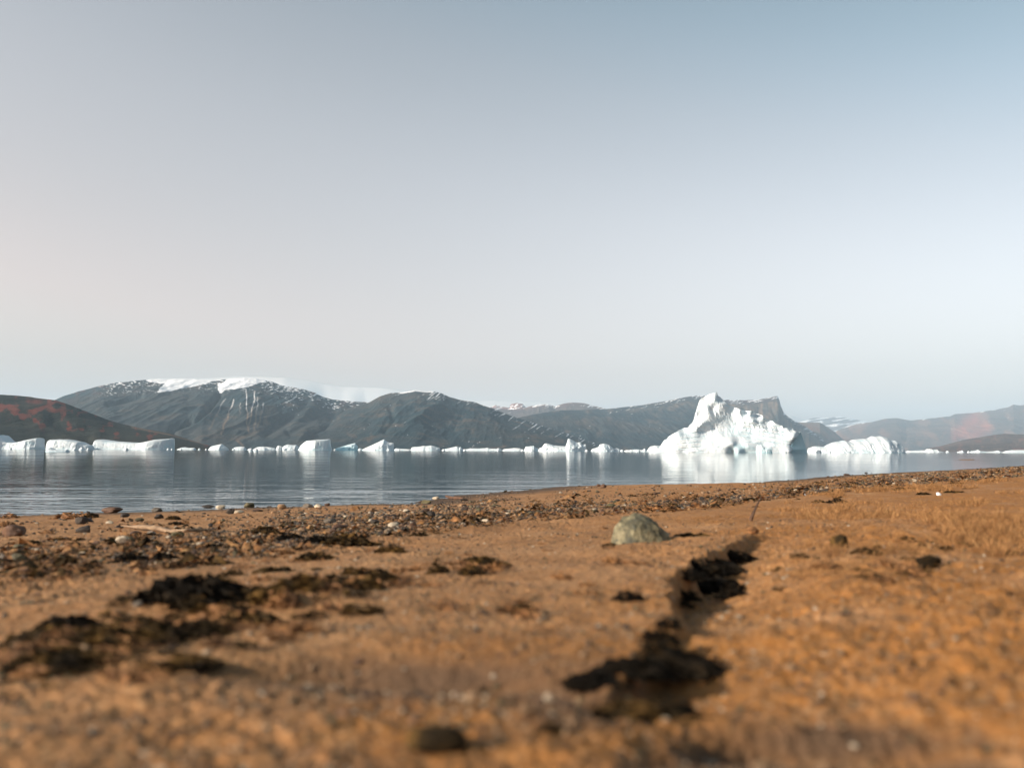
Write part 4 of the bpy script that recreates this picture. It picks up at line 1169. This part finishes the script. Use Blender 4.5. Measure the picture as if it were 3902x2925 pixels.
W_ = [  # foot px, py, width, height, label
    (690, 2345, 420, 105, 'big black heap of dry kelp on the sand at lower left'),
    (230, 2400, 240, 60, 'black flattened frond left of the big kelp heap'),
    (1120, 2315, 230, 62, 'dark kelp clump right of the big heap'),
    (900, 2390, 300, 60, 'scattered dark kelp scraps below the big heap'),
    (420, 2480, 340, 55, 'dark kelp streak below the flattened frond'),
    (130, 2570, 320, 90, 'dark kelp band at the lower left edge'),
    (330, 2545, 200, 40, 'small kelp scrap above the blurred sand, lower left'),
    (700, 2545, 240, 45, 'small kelp scraps halfway between heap and bottom edge'),
    (1300, 2255, 130, 50, 'dark forked scrap of weed right of the kelp clump'),
    (1330, 2190, 90, 40, 'dark wispy weed scrap on open sand, left of centre'),
    (1190, 2130, 150, 34, 'flat black weed slab pointing right, on open sand'),
    (800, 2145, 120, 30, 'black weed slab with a stone under its left end'),
    (840, 2195, 60, 24, 'left lump of a broken dark frond'),
    (885, 2188, 80, 34, 'right lump of a broken dark frond'),
    (1030, 2180, 160, 22, 'long thin dark frond lying on open sand'),
    (1205, 2172, 50, 12, 'short dark frond end on open sand'),
    (1310, 2078, 190, 42, 'mossy dark weed cushion below the pebble bank'),
    (610, 2135, 130, 40, 'black weed heap behind an orange pebble'),
    (480, 2138, 160, 48, 'black tangled weed heap among lower left pebbles'),
    (235, 2155, 90, 48, 'dark ragged weed lump on the lower left shore'),
    (120, 2082, 100, 26, 'dark weed slab at the left, above a mossy stone'),
    (205, 2062, 100, 18, 'flat black weed strip with a thin right tail'),
    (330, 2176, 90, 30, 'dark crumbly weed at the lower edge of the left shingle'),
    (260, 1976, 170, 32, 'brown bushy weed mound at the water line, left'),
    (20, 1978, 90, 30, 'brown weed mound at the water line, left edge'),
    (15, 2012, 70, 24, 'yellow-brown weed above the rust stone at left edge'),
    (330, 1976, 80, 30, 'dark weed piled at the right of the bushy mound'),
    (660, 2002, 70, 16, 'black weed cushion above the driftwood'),
    (655, 1978, 60, 18, 'dark weed scrap between the water and the driftwood'),
    (1090, 2062, 130, 34, 'black wet weed in the pebble bank'),
    (1000, 2045, 120, 40, 'dark weed tangle left of the black wet weed'),
    (1200, 2075, 140, 34, 'black weed along the lower pebble edge'),
    (1470, 2110, 90, 24, 'thin dark weed curl above the amber fronds'),
    (1480, 2118, 120, 26, 'dark slanted frond on open sand, centre left'),
    (1590, 2045, 80, 20, 'small dark weed curl just under the pebble bank'),
    (1820, 2142, 190, 30, 'long dark frond with a bent right end, centre'),
    (1660, 2190, 90, 60, 'upright dark weed knot in blurred sand, centre'),
    (1790, 2200, 110, 50, 'dark weed knot right of the upright one'),
    (1440, 2230, 110, 40, 'blurred dark weed crumb, lower centre left'),
    (1980, 2335, 130, 40, 'arched dark frond on blurred sand, lower centre'),
    (2390, 2290, 130, 46, 'dark weed crumb before the sand step'),
    (2150, 2215, 60, 40, 'small brown weed tuft, centre'),
    (2640, 2058, 150, 17, 'thin dark strip added as the shadow of the olive stone'),  # dark strip standing in for the shadow the stone casts
    (2325, 2085, 70, 13, 'dark weed at the left foot of the olive stone'),
    (3300, 2135, 120, 26, 'thin dark weed stalks left of the white shell'),
    (3345, 2118, 34, 40, 'dark weed knot touching the white shell'),
    (3460, 2075, 70, 26, 'dark weed crumb above the white shell'),
    (3510, 2095, 40, 22, 'small dark weed crumb right of the white shell'),
    (2520, 1945, 150, 20, 'dark brown weed strip along the lower shingle, centre right'),
    (2650, 1924, 70, 14, 'brown weed bit on the lower shingle before the twig'),
    (2860, 1910, 70, 14, 'short dark driftweed stick left of the twig'),
    (3190, 1920, 90, 22, 'black weed tangle among the dry grass'),
    (3120, 1918, 60, 12, 'dark weed strip left of the black tangle'),
    (3450, 1865, 90, 12, 'dark reddish weed strip between grass patches'),
    (3520, 1888, 60, 14, 'dark weed clump below the long grass patch'),
    (3640, 1876, 80, 8, 'thin dark weed line at the far right'),
    (2090, 2790, 110, 60, 'blurred dark crumb right of the black lump at the bottom'),
    (1840, 2640, 60, 40, 'blurred dark crumb above the black lump'),
    (1410, 2350, 110, 40, 'blurred dark weed below the forked scrap'),
    (2710, 2255, 270, 60, 'black mat added as shade in the far end of the sand step'),  # this mat and those below are added as the dark shade of the step
    (2660, 2215, 220, 55, 'black mat added as shade against the top of the sand step'),
    (2790, 2190, 130, 60, 'black knot added as shade right of the far mat'),
    (2400, 2585, 330, 70, 'black mat added as shade in the near bend of the sand step'),
    (2450, 2665, 440, 80, 'largest black mat, added as shade below the near bend of the step'),
    (2490, 2520, 210, 80, 'black mat added as shade up the near slope of the sand step'),
    (2720, 2205, 250, 60, 'black mat added as shade filling the middle of the far hollow of the sand step'),
    (2625, 2262, 150, 50, 'black mat added as shade on the left wall of the far hollow of the sand step'),
    (2612, 2308, 110, 40, 'black scrap added as shade at the lower left of the far hollow of the sand step'),
    (2800, 2145, 170, 44, 'black tail added as shade at the upper right of the sand step'),
    (2600, 2330, 80, 40, 'small black knot added as shade in the narrow neck of the sand step'),
    (2545, 2385, 110, 50, 'black knot added as shade under the narrow neck of the sand step'),
    (2500, 2450, 150, 60, 'black knot added as shade halfway down the sand step'),
    (2520, 2620, 430, 80, 'broad black mat added as shade on the floor of the near pit of the sand step'),
    (2260, 2630, 260, 60, 'black mat spread as added shade left of the near bend of the sand step'),
]
for i, (px, py, w, h, lab) in enumerate(W_):
    weed(px, py, w, h, lab, 2000 + i, mat=M_RUSTWEED if any(q in lab for q in ('brown', 'amber', 'yellow')) else M_KELP_SHADE if 'sand step' in lab or lab.startswith(('big black', 'black')) else M_WEED)  # also lays the strip and black mats added as shade
for i in range(42):                                      # the wrack band across the lower left
    t_ = (i + .5) / 42
    bx = 1400 * t_ + rng.normal(0, 40); by = 2575 - 330 * t_ ** .85 + rng.normal(0, 42) * (1 - .5 * t_)
    br = i % 3 == 0
    weed(bx, by, rng.uniform(140, 330) * (1 - .4 * t_), rng.uniform(38, 75), 'golden brown strand of weed in the lower left wrack band' if br else 'thin dark strand of weed in the lower left wrack band', 2200 + i,
         mat=M_RUSTWEED if br else M_WEED, name='weed_strand', group='golden brown strands in the wrack band' if br else 'dark strands in the wrack band', depth=.7)
place_rock(1645, 2885, 235, 95, 'dark', 'blurred black weed lump at the bottom, left of centre', 450, 'seaweed', 'seaweed', mat=M_WEED, lump=.5, cuts=3)

place_rock(3207, 2110, 66, 62, 'dark', 'round black weed ball on the right sand', 451, 'seaweed', 'seaweed', mat=M_WEED, lump=.55, cuts=2, elong=1.1)
place_rock(3550, 2168, 96, 50, 'dark', 'blurred black weed lump, right of the white shell', 452, 'seaweed', 'seaweed', mat=M_WEED, lump=.6, cuts=2)
place_rock(2874, 2042, 44, 34, 'dark', 'brown round weed ball above the sand step', 453, 'seaweed', 'seaweed', mat=M_RUSTWEED, lump=.6, cuts=2, elong=1.1)
place_rock(565, 2322, 40, 26, 'pale', 'cream pebble showing in the big kelp heap', 454)
place_rock(520, 2352, 34, 20, 'grey', 'grey pebble at the lower left of the big kelp heap', 455)
place_rock(835, 2275, 44, 22, 'pale', 'pale pebble on top between the kelp heap and the clump', 456)
place_rock(90, 2292, 66, 16, 'olive', 'flat green-grey stone above the flattened frond, far left', 457)
place_rock(790, 2320, 40, 26, 'tan', 'tan pebble between the kelp heap and the clump', 458)
# brown algae crumbs: countable scraps of one kind
G_ALG = 'rusty scraps of dry algae strewn on the sand'
alg = [weed_mesh('algae_scrap', 3000 + k, 1, .7, .45, 26, M_RUSTWEED, .5) for k in range(4)]
drk = [weed_mesh('seaweed_scrap', 3010 + k, 1, .6, .3, 22, M_WEED, .55) for k in range(4)]
scr = []
for (x0, y0, x1, y1, sp, n, kd) in [(0, 2180, 1300, 2090, 40, 30, 0), (900, 2330, 1900, 2200, 50, 26, 0), (1300, 2140, 2400, 2100, 60, 22, 0), (0, 2560, 1000, 2400, 60, 20, 1), (300, 2420, 1350, 2280, 50, 30, 1), (0, 2540, 800, 2450, 45, 30, 1), (300, 2560, 1350, 2330, 50, 30, 0), (800, 2340, 1400, 2230, 40, 20, 1), (2900, 2200, 3900, 2050, 70, 24, 1), (1500, 2000, 2900, 1910, 14, 30, 1),
                                    (2900, 1905, 3900, 1815, 14, 26, 1), (2500, 2200, 3700, 2120, 70, 14, 0), (1900, 2300, 2500, 2200, 60, 10, 0), (0, 2140, 900, 2000, 60, 20, 1)]:
    for k in range(n):
        t = rng.uniform(0, 1)
        scr.append((x0 + (x1 - x0) * t, y0 + (y1 - y0) * t + rng.normal(0, sp), kd))
for k in range(190):                                    # weed bits caught in the shingle
    x_ = rng.uniform(0, 3900); f_ = np.clip(rng.normal(.75, .22), .1, 1.05)
    wy_, ly_ = np.interp(x_, *WATER.T), np.interp(x_, *BAND_LO.T)
    scr.append((x_, wy_ + (ly_ - wy_) * f_, int(k % 2)))
fst = {}
for (px_, py_, kd) in scr:
    g = ground(px_, py_)[0]
    k = int(rng.integers(0, 4))
    me = (drk if kd else alg)[k]
    if (kd, k) not in fst:
        o = bpy.data.objects.new('seaweed_scrap' if kd else 'algae_scrap', me); fst[kd, k] = o
    else: o = fst[kd, k].copy()
    COL.objects.link(o)
    s_ = rng.uniform(.012, .03) * (1 + g[1] * .25)
    if g[1] < .7: s_ *= .8
    o.location = (g[0], g[1], gz(g[0], g[1]) + (.0015 if g[1] < 1.2 else 0))
    o.scale = (s_, s_, s_ * rng.uniform(.5, 1)); o.rotation_euler = (0, 0, rng.normal(0, .5))
    o['category'] = 'seaweed' if kd else 'algae'
    o['label'] = 'small curled black seaweed scrap lying on the beach' if kd else 'small rusty scrap of dry algae lying on the beach'
    o['group'] = 'black seaweed scraps strewn on the beach' if kd else G_ALG


def litter(n, seed):
    r = np.random.default_rng(seed)
    px_ = r.uniform(-100, 4000, n); f_ = np.clip(r.normal(.74, .24, n), .03, 1.12)
    wy_, ly_ = np.interp(px_, *WATER.T), np.interp(px_, *BAND_LO.T)
    py_ = wy_ + (ly_ - wy_) * f_
    kp = fbm2(px_ / 60, f_ * 3.5, 4, 961) > r.uniform(-.25, .3, n)
    g = ground(px_[kp], py_[kp]); n = len(g)
    L = .0135 * np.exp(r.normal(0, .5, n)) * (.7 + g[:, 1] / 6); W2 = L * r.uniform(.12, .4, n)
    a = r.normal(0, .8, n); z = sand_h(g[:, 0], g[:, 1]) + r.uniform(.0, .006, n) * (.6 + g[:, 1] / 6)
    V = []
    for k, (t_, up) in enumerate([(-.5, 0), (-.15, .25), (.2, .3), (.5, 0)]):
        cx_ = g[:, 0] + np.cos(a + t_ * .6) * L * t_; cy_ = g[:, 1] + np.sin(a + t_ * .6) * L * t_
        ww = W2 * (.3 if k in (0, 3) else 1) * .5
        tw = r.normal(0, .5, n); zz = z + up * L * r.uniform(0, 1, n)
        V += [np.stack([cx_ - np.sin(a) * ww, cy_ + np.cos(a) * ww, zz + tw * ww], -1), np.stack([cx_ + np.sin(a) * ww, cy_ - np.cos(a) * ww, zz - tw * ww], -1)]
    V = np.stack(V, 1).reshape(-1, 3); i0 = (np.arange(n) * 8)[:, None]
    F = np.concatenate([i0 + np.array([0, 1, 3, 2]), i0 + np.array([2, 3, 5, 4]), i0 + np.array([4, 5, 7, 6])])
    kd = r.choice(3, n, p=[.42, .40, .18])
    me = mesh_np('weed_litter', V, F, [M_WEED, M_RUSTWEED, M_GRASS], True, None, np.tile(kd, 3))
    link('weed_litter', me, 'brown and golden flakes of dried weed strewn through the shingle', kind='stuff')


litter(17000, 12)


def tube(pts, radii, sides=8, seed=0):
    pts = np.array(pts, float); V = []; n = len(pts)
    for i in range(n):
        t = pts[min(i + 1, n - 1)] - pts[max(i - 1, 0)]; t /= np.linalg.norm(t) + 1e-9
        a = np.cross(t, [0, 0, 1.0]); a = a / (np.linalg.norm(a) + 1e-9) if np.linalg.norm(a) > 1e-4 else np.array([1.0, 0, 0])
        b = np.cross(a, t)
        for k in range(sides):
            th = 2 * math.pi * k / sides
            rr = radii[i] * (1 + .15 * math.sin(k * 2.3 + i * .7 + seed))
            V.append(pts[i] + (a * math.cos(th) + b * math.sin(th)) * rr)
    F = grid_faces(n, sides, True)
    V.append(pts[0]); V.append(pts[-1])
    return np.array(V), F


def stick(name, pix, rad_px, label, cat, mat, lift=0.0, sub=6):
    """pix: (px, py of the foot below it, height above the sand in px)"""
    P = np.array(pix, float)
    g = ground(P[:, 0], P[:, 1])
    m = g[:, 1] / PF
    z = np.array([gz(*q) for q in g]) + P[:, 2] * m
    pts = np.column_stack([g, z]); r = np.array(rad_px) * m.mean()
    t = np.linspace(0, len(pts) - 1, (len(pts) - 1) * sub + 1)
    pp = np.column_stack([np.interp(t, np.arange(len(pts)), pts[:, k]) for k in range(3)])
    for _ in range(2): pp[1:-1] = (pp[:-2] + 2 * pp[1:-1] + pp[2:]) / 4
    V, F = tube(pp, np.interp(t, np.arange(len(pts)), r), 9)
    c = np.array([pts[:, 0].mean(), pts[:, 1].mean(), pts[:, 2].min()])
    me = mesh_np(name, V - c, F, mat, True)
    return link(name, me, label, cat, loc=c)


o = stick('driftwood', [(440, 2003, 2), (480, 2005, 5), (520, 2022, 14), (560, 2024, 14), (610, 2024, 12), (650, 2030, 10), (700, 2032, 9), (760, 2028, 8), (800, 2026, 6)], [1.5, 3, 7, 9, 9, 7, 6.5, 6, 3], 'forked driftwood branch lying on the pebbles at left', 'driftwood', M_WOOD)
g = ground(np.array([780, 820, 850.]), np.array([2026, 2016, 2008.]))
V, F = tube([np.array([q[0] - o.location.x, q[1] - o.location.y, gz(*q) - o.location.z + .006]) for q in g], [.004, .003, .0015])
me = mesh_np('twig', V, F, M_WOOD); link('branch', me, parent=o)
stick('driftwood', [(1700, 1900, 9), (1715, 1901, 7), (1740, 1902, 5), (1765, 1902, 4)], [4, 6, 6, 2.5], 'short reddish log at the water line', 'driftwood', SM['rust'])
# the thin twig that stands in the sand
g = ground(2861, 1981)[0]; m = g[1] / PF; z0 = gz(*g)
V, F = tube([(g[0], g[1], z0 - .004), (g[0] + 1 * m, g[1], z0 + 10 * m), (g[0] + 12 * m, g[1], z0 + 32 * m), (g[0] + 30 * m, g[1] + .01, z0 + 62 * m), (g[0] + 47 * m, g[1] + .015, z0 + 88 * m)], np.array([5, 7, 4.6, 3.8, 2.4]) * m)
me = mesh_np('twig', V - np.array([g[0], g[1], z0]), F, SM['rust']); link('twig', me, 'thin brown twig standing aslant in the sand', 'twig', loc=(g[0], g[1], z0))
g = ground(650, 2262)[0]; m = g[1] / PF; z0 = gz(*g)
V, F = tube([(g[0], g[1], z0 - .004), (g[0], g[1], z0 + 30 * m), (g[0] - 4 * m, g[1], z0 + 70 * m), (g[0] - 6 * m, g[1], z0 + 80 * m)], np.array([2.4, 2.0, 2.4, 1.2]) * m)
me = mesh_np('twig', V - np.array([g[0], g[1], z0]), F, M_WEED); link('twig', me, 'tiny dark stalk standing behind the big kelp heap', 'twig', loc=(g[0], g[1], z0))
# white shells
for (px_, py_, s_, lab) in [(3368, 2112, 20, 'tiny white shell glinting by dark weed on the right sand'), (3816, 2105, 14, 'tiny white shell alone near the right edge'), (3065, 1890, 14, 'white shell fragment below the shingle, right of the twig'), (3577, 1892, 22, 'flat white shell bit among the dry grass')]:
    g = ground(px_, py_)[0]; m = g[1] / PF
    bm = bmesh.new(); bmesh.ops.create_uvsphere(bm, u_segments=20, v_segments=12, radius=.5)
    for v in bm.verts:
        rr = 1 + .10 * math.cos(math.atan2(v.co.y, v.co.x) * 9)
        v.co.x *= rr; v.co.y *= rr * .85; v.co.z = abs(v.co.z) * .55 if v.co.z > 0 else v.co.z * .15
    for fc in bm.faces: fc.smooth = True
    me = bpy.data.meshes.new('shell'); bm.to_mesh(me); bm.free(); me.materials.append(M_SHELL)
    o = link('shell', me, lab, 'shell', loc=(g[0], g[1], gz(*g) + s_ * m * .2)); o.scale = (s_ * m,) * 3; o.rotation_euler = (.9, 0, .4)

# dry grass
GR_P = [  # ellipse in photo pixels: centre, half axes, blades, height (m)
    (3330, 1868, 260, 14, 1900, .030), (3550, 1856, 150, 10, 1200, .032), (3750, 1836, 130, 7, 700, .03), (3150, 1945, 200, 30, 2400, .022), (3400, 1960, 170, 26, 1800, .02), (3680, 1915, 70, 14, 800, .028), (3500, 1915, 230, 16, 900, .015),
    (3770, 2050, 170, 55, 3800, .022), (3640, 2010, 90, 30, 1500, .022), (3200, 1890, 120, 12, 900, .026), (3080, 1962, 90, 14, 600, .018), (3840, 1880, 40, 8, 260, .026), (2640, 1975, 180, 14, 700, .010), (3350, 2110, 300, 40, 2200, .011), (3100, 2140, 180, 40, 1400, .011),
    (3000, 2250, 260, 40, 700, .006), (3400, 2010, 620, 130, 2600, .010), (3500, 2150, 420, 80, 1500, .007), (3200, 2060, 420, 50, 900, .009), (3650, 2330, 300, 90, 900, .006), (150, 2190, 160, 20, 400, .010), (300, 2195, 160, 16, 200, .008)]
gx = []; gh = []; go = []
for (cx, cy, ax, ay, n, hh) in GR_P:
    n = int(n * .20); a = rng.uniform(0, 6.28, n); rr = rng.uniform(0, 1.25, n) ** .8
    qx = cx + ax * rr * np.cos(a); qy = cy + ay * rr * np.sin(a)
    kp = fbm2(qx / 60, qy / 14, 4, 901) > rng.uniform(-.22, .32, n) + .25 * (rr - .6)
    cen = np.repeat(ground(qx[kp], qy[kp]), 20, 0); th = np.repeat(hh * rng.uniform(.4, 1.25, kp.sum()), 20)
    of = rng.normal(0, 1, cen.shape) * (th * .42)[:, None]
    gx.append(cen + of); go.append(of); gh.append(th * rng.uniform(.45, 1.05, len(th)))
gx = np.concatenate(gx); gh = np.concatenate(gh); go = np.concatenate(go)
n = len(gx)
z = sand_h(gx[:, 0], gx[:, 1])
a = rng.uniform(0, 6.28, n); ln = rng.normal(.1, .3, n) * gh + go[:, 0] * 1.3; ln2 = rng.normal(0, .3, n) * gh + go[:, 1] * 1.3
wd = np.clip(gh * .03, .00025, .0008) * (.7 + gx[:, 1] / 6)
b0 = np.column_stack([gx[:, 0] - np.cos(a) * wd, gx[:, 1] - np.sin(a) * wd, z - .002])
b1_ = np.column_stack([gx[:, 0] + np.cos(a) * wd, gx[:, 1] + np.sin(a) * wd, z - .002])
m0 = np.column_stack([gx[:, 0] + ln * .35 + np.cos(a) * wd * .8, gx[:, 1] + ln2 * .35 + np.sin(a) * wd * .8, z + gh * .55])
m1 = np.column_stack([gx[:, 0] + ln * .35 - np.cos(a) * wd * .8, gx[:, 1] + ln2 * .35 - np.sin(a) * wd * .8, z + gh * .55])
tp = np.column_stack([gx[:, 0] + ln, gx[:, 1] + ln2, z + gh])
tq = tp + np.column_stack([np.cos(a) * wd * .3, np.sin(a) * wd * .3, 0 * wd])
V = np.stack([b0, b1_, m0, m1, tq, tp], 1).reshape(-1, 3)
i0 = np.arange(n) * 6
F = np.concatenate([np.stack([i0, i0 + 1, i0 + 2, i0 + 3], -1), np.stack([i0 + 3, i0 + 2, i0 + 4, i0 + 5], -1)])
me = mesh_np('grass', V, F, M_GRASS, False)
link('grass', me, 'short dry orange grass growing in patches on the sand', kind='stuff')

# ----------------------------------------------------------------- air
HAZE = bpy.data.materials.new('haze'); HAZE.use_nodes = True
nt = HAZE.node_tree; nt.nodes.clear()
out = nt.nodes.new('ShaderNodeOutputMaterial')
pv = nt.nodes.new('ShaderNodeVolumePrincipled')
pv.inputs['Color'].default_value = (.60, .805, .985, 1)
pv.inputs['Density'].default_value = 5.4e-5
pv.inputs['Anisotropy'].default_value = .0
lk(nt, pv.outputs[0], out.inputs['Volume'])
bm = bmesh.new(); bmesh.ops.create_cube(bm, size=1.0)
me = bpy.data.meshes.new('haze'); bm.to_mesh(me); bm.free(); me.materials.append(HAZE)
o = link('haze', me, 'thin blue air between the camera and the far hills', kind='stuff', loc=(0, 0, 640)); o.scale = (50000, 50000, 1300)

# ----------------------------------------------------------------- light and sky
w = bpy.data.worlds.new('World'); scene.world = w; w.use_nodes = True
nt = w.node_tree
sky = nt.nodes.new('ShaderNodeTexSky'); sky.sky_type = 'NISHITA'; sky.sun_disc = False
sky.sun_elevation = SUN_EL
sun_az = math.atan2(SUN_DIR[0], SUN_DIR[1])            # clockwise from +Y
sky.sun_rotation = sun_az % (2 * math.pi)
sky.air_density = 1.0; sky.dust_density = 2.2; sky.ozone_density = 1.6
hsv = nt.nodes.new('ShaderNodeHueSaturation'); hsv.inputs['Saturation'].default_value = .28
lk(nt, sky.outputs[0], hsv.inputs['Color'])
# the clear polar zenith is deeper and darker than the milky lower sky
sx = nt.nodes.new('ShaderNodeSeparateXYZ'); lk(nt, nt.nodes.new('ShaderNodeTexCoord').outputs['Generated'], sx.inputs[0])
tz = math_n(nt, 'MULTIPLY_ADD', sx.outputs[0], .22); lk(nt, math_n(nt, 'MULTIPLY', sx.outputs[2], .95), tz.node.inputs[2])   # and bluer away from the sun
zen = ramp(nt, tz, [(.0, (1.10, .805, .675)), (.14, (.865, .76, .70)), (.28, (.85, .81, .785)), (.40, (.69, .705, .71)), (.49, (.53, .655, .715)), (.61, (.30, .44, .50)), (.76, (.19, .30, .37)), (1.0, (.12, .20, .26))])
zen.node.color_ramp.interpolation = 'B_SPLINE'
lk(nt, mixc(nt, 1.0, hsv.outputs[0], zen, 'MULTIPLY'), nt.nodes['Background'].inputs[0])
nt.nodes['Background'].inputs[1].default_value = .142
L = bpy.data.lights.new('sun', 'SUN'); L.energy = 4.3; L.angle = math.radians(.53); L.color = (1.0, .90, .76)
so = bpy.data.objects.new('sun', L); COL.objects.link(so)
so.rotation_euler = Vector(-SUN_DIR).to_track_quat('-Z', 'Y').to_euler()
so.location = (-20, -10, 30)

# ----------------------------------------------------------------- camera and render settings
cam = bpy.data.cameras.new('camera')
co = bpy.data.objects.new('camera', cam); COL.objects.link(co)
cam.sensor_fit = 'HORIZONTAL'; cam.sensor_width = 13.2; cam.lens = PF / PW * 13.2
cam.clip_start = .01; cam.clip_end = 90000
M = Matrix(((RIGHT[0], UP[0], -FWD[0], 0), (RIGHT[1], UP[1], -FWD[1], 0), (RIGHT[2], UP[2], -FWD[2], ZC), (0, 0, 0, 1)))
co.matrix_world = M
cam.dof.use_dof = True; cam.dof.focus_distance = 25.0; cam.dof.aperture_fstop = 1.9
scene.camera = co
scene.view_settings.view_transform = 'Standard'; scene.view_settings.look = 'None'
scene.view_settings.exposure = .83; scene.view_settings.gamma = 1.0
scene.render.engine = 'CYCLES'
scene.cycles.use_denoising = True
scene.cycles.denoising_prefilter = 'ACCURATE'
scene.cycles.use_adaptive_sampling = False
scene.cycles.filter_width = 1.5
scene.cycles.volume_bounces = 1
scene.cycles.max_bounces = 6
scene.cycles.sample_clamp_indirect = 3
scene.cycles.sample_clamp_direct = 12
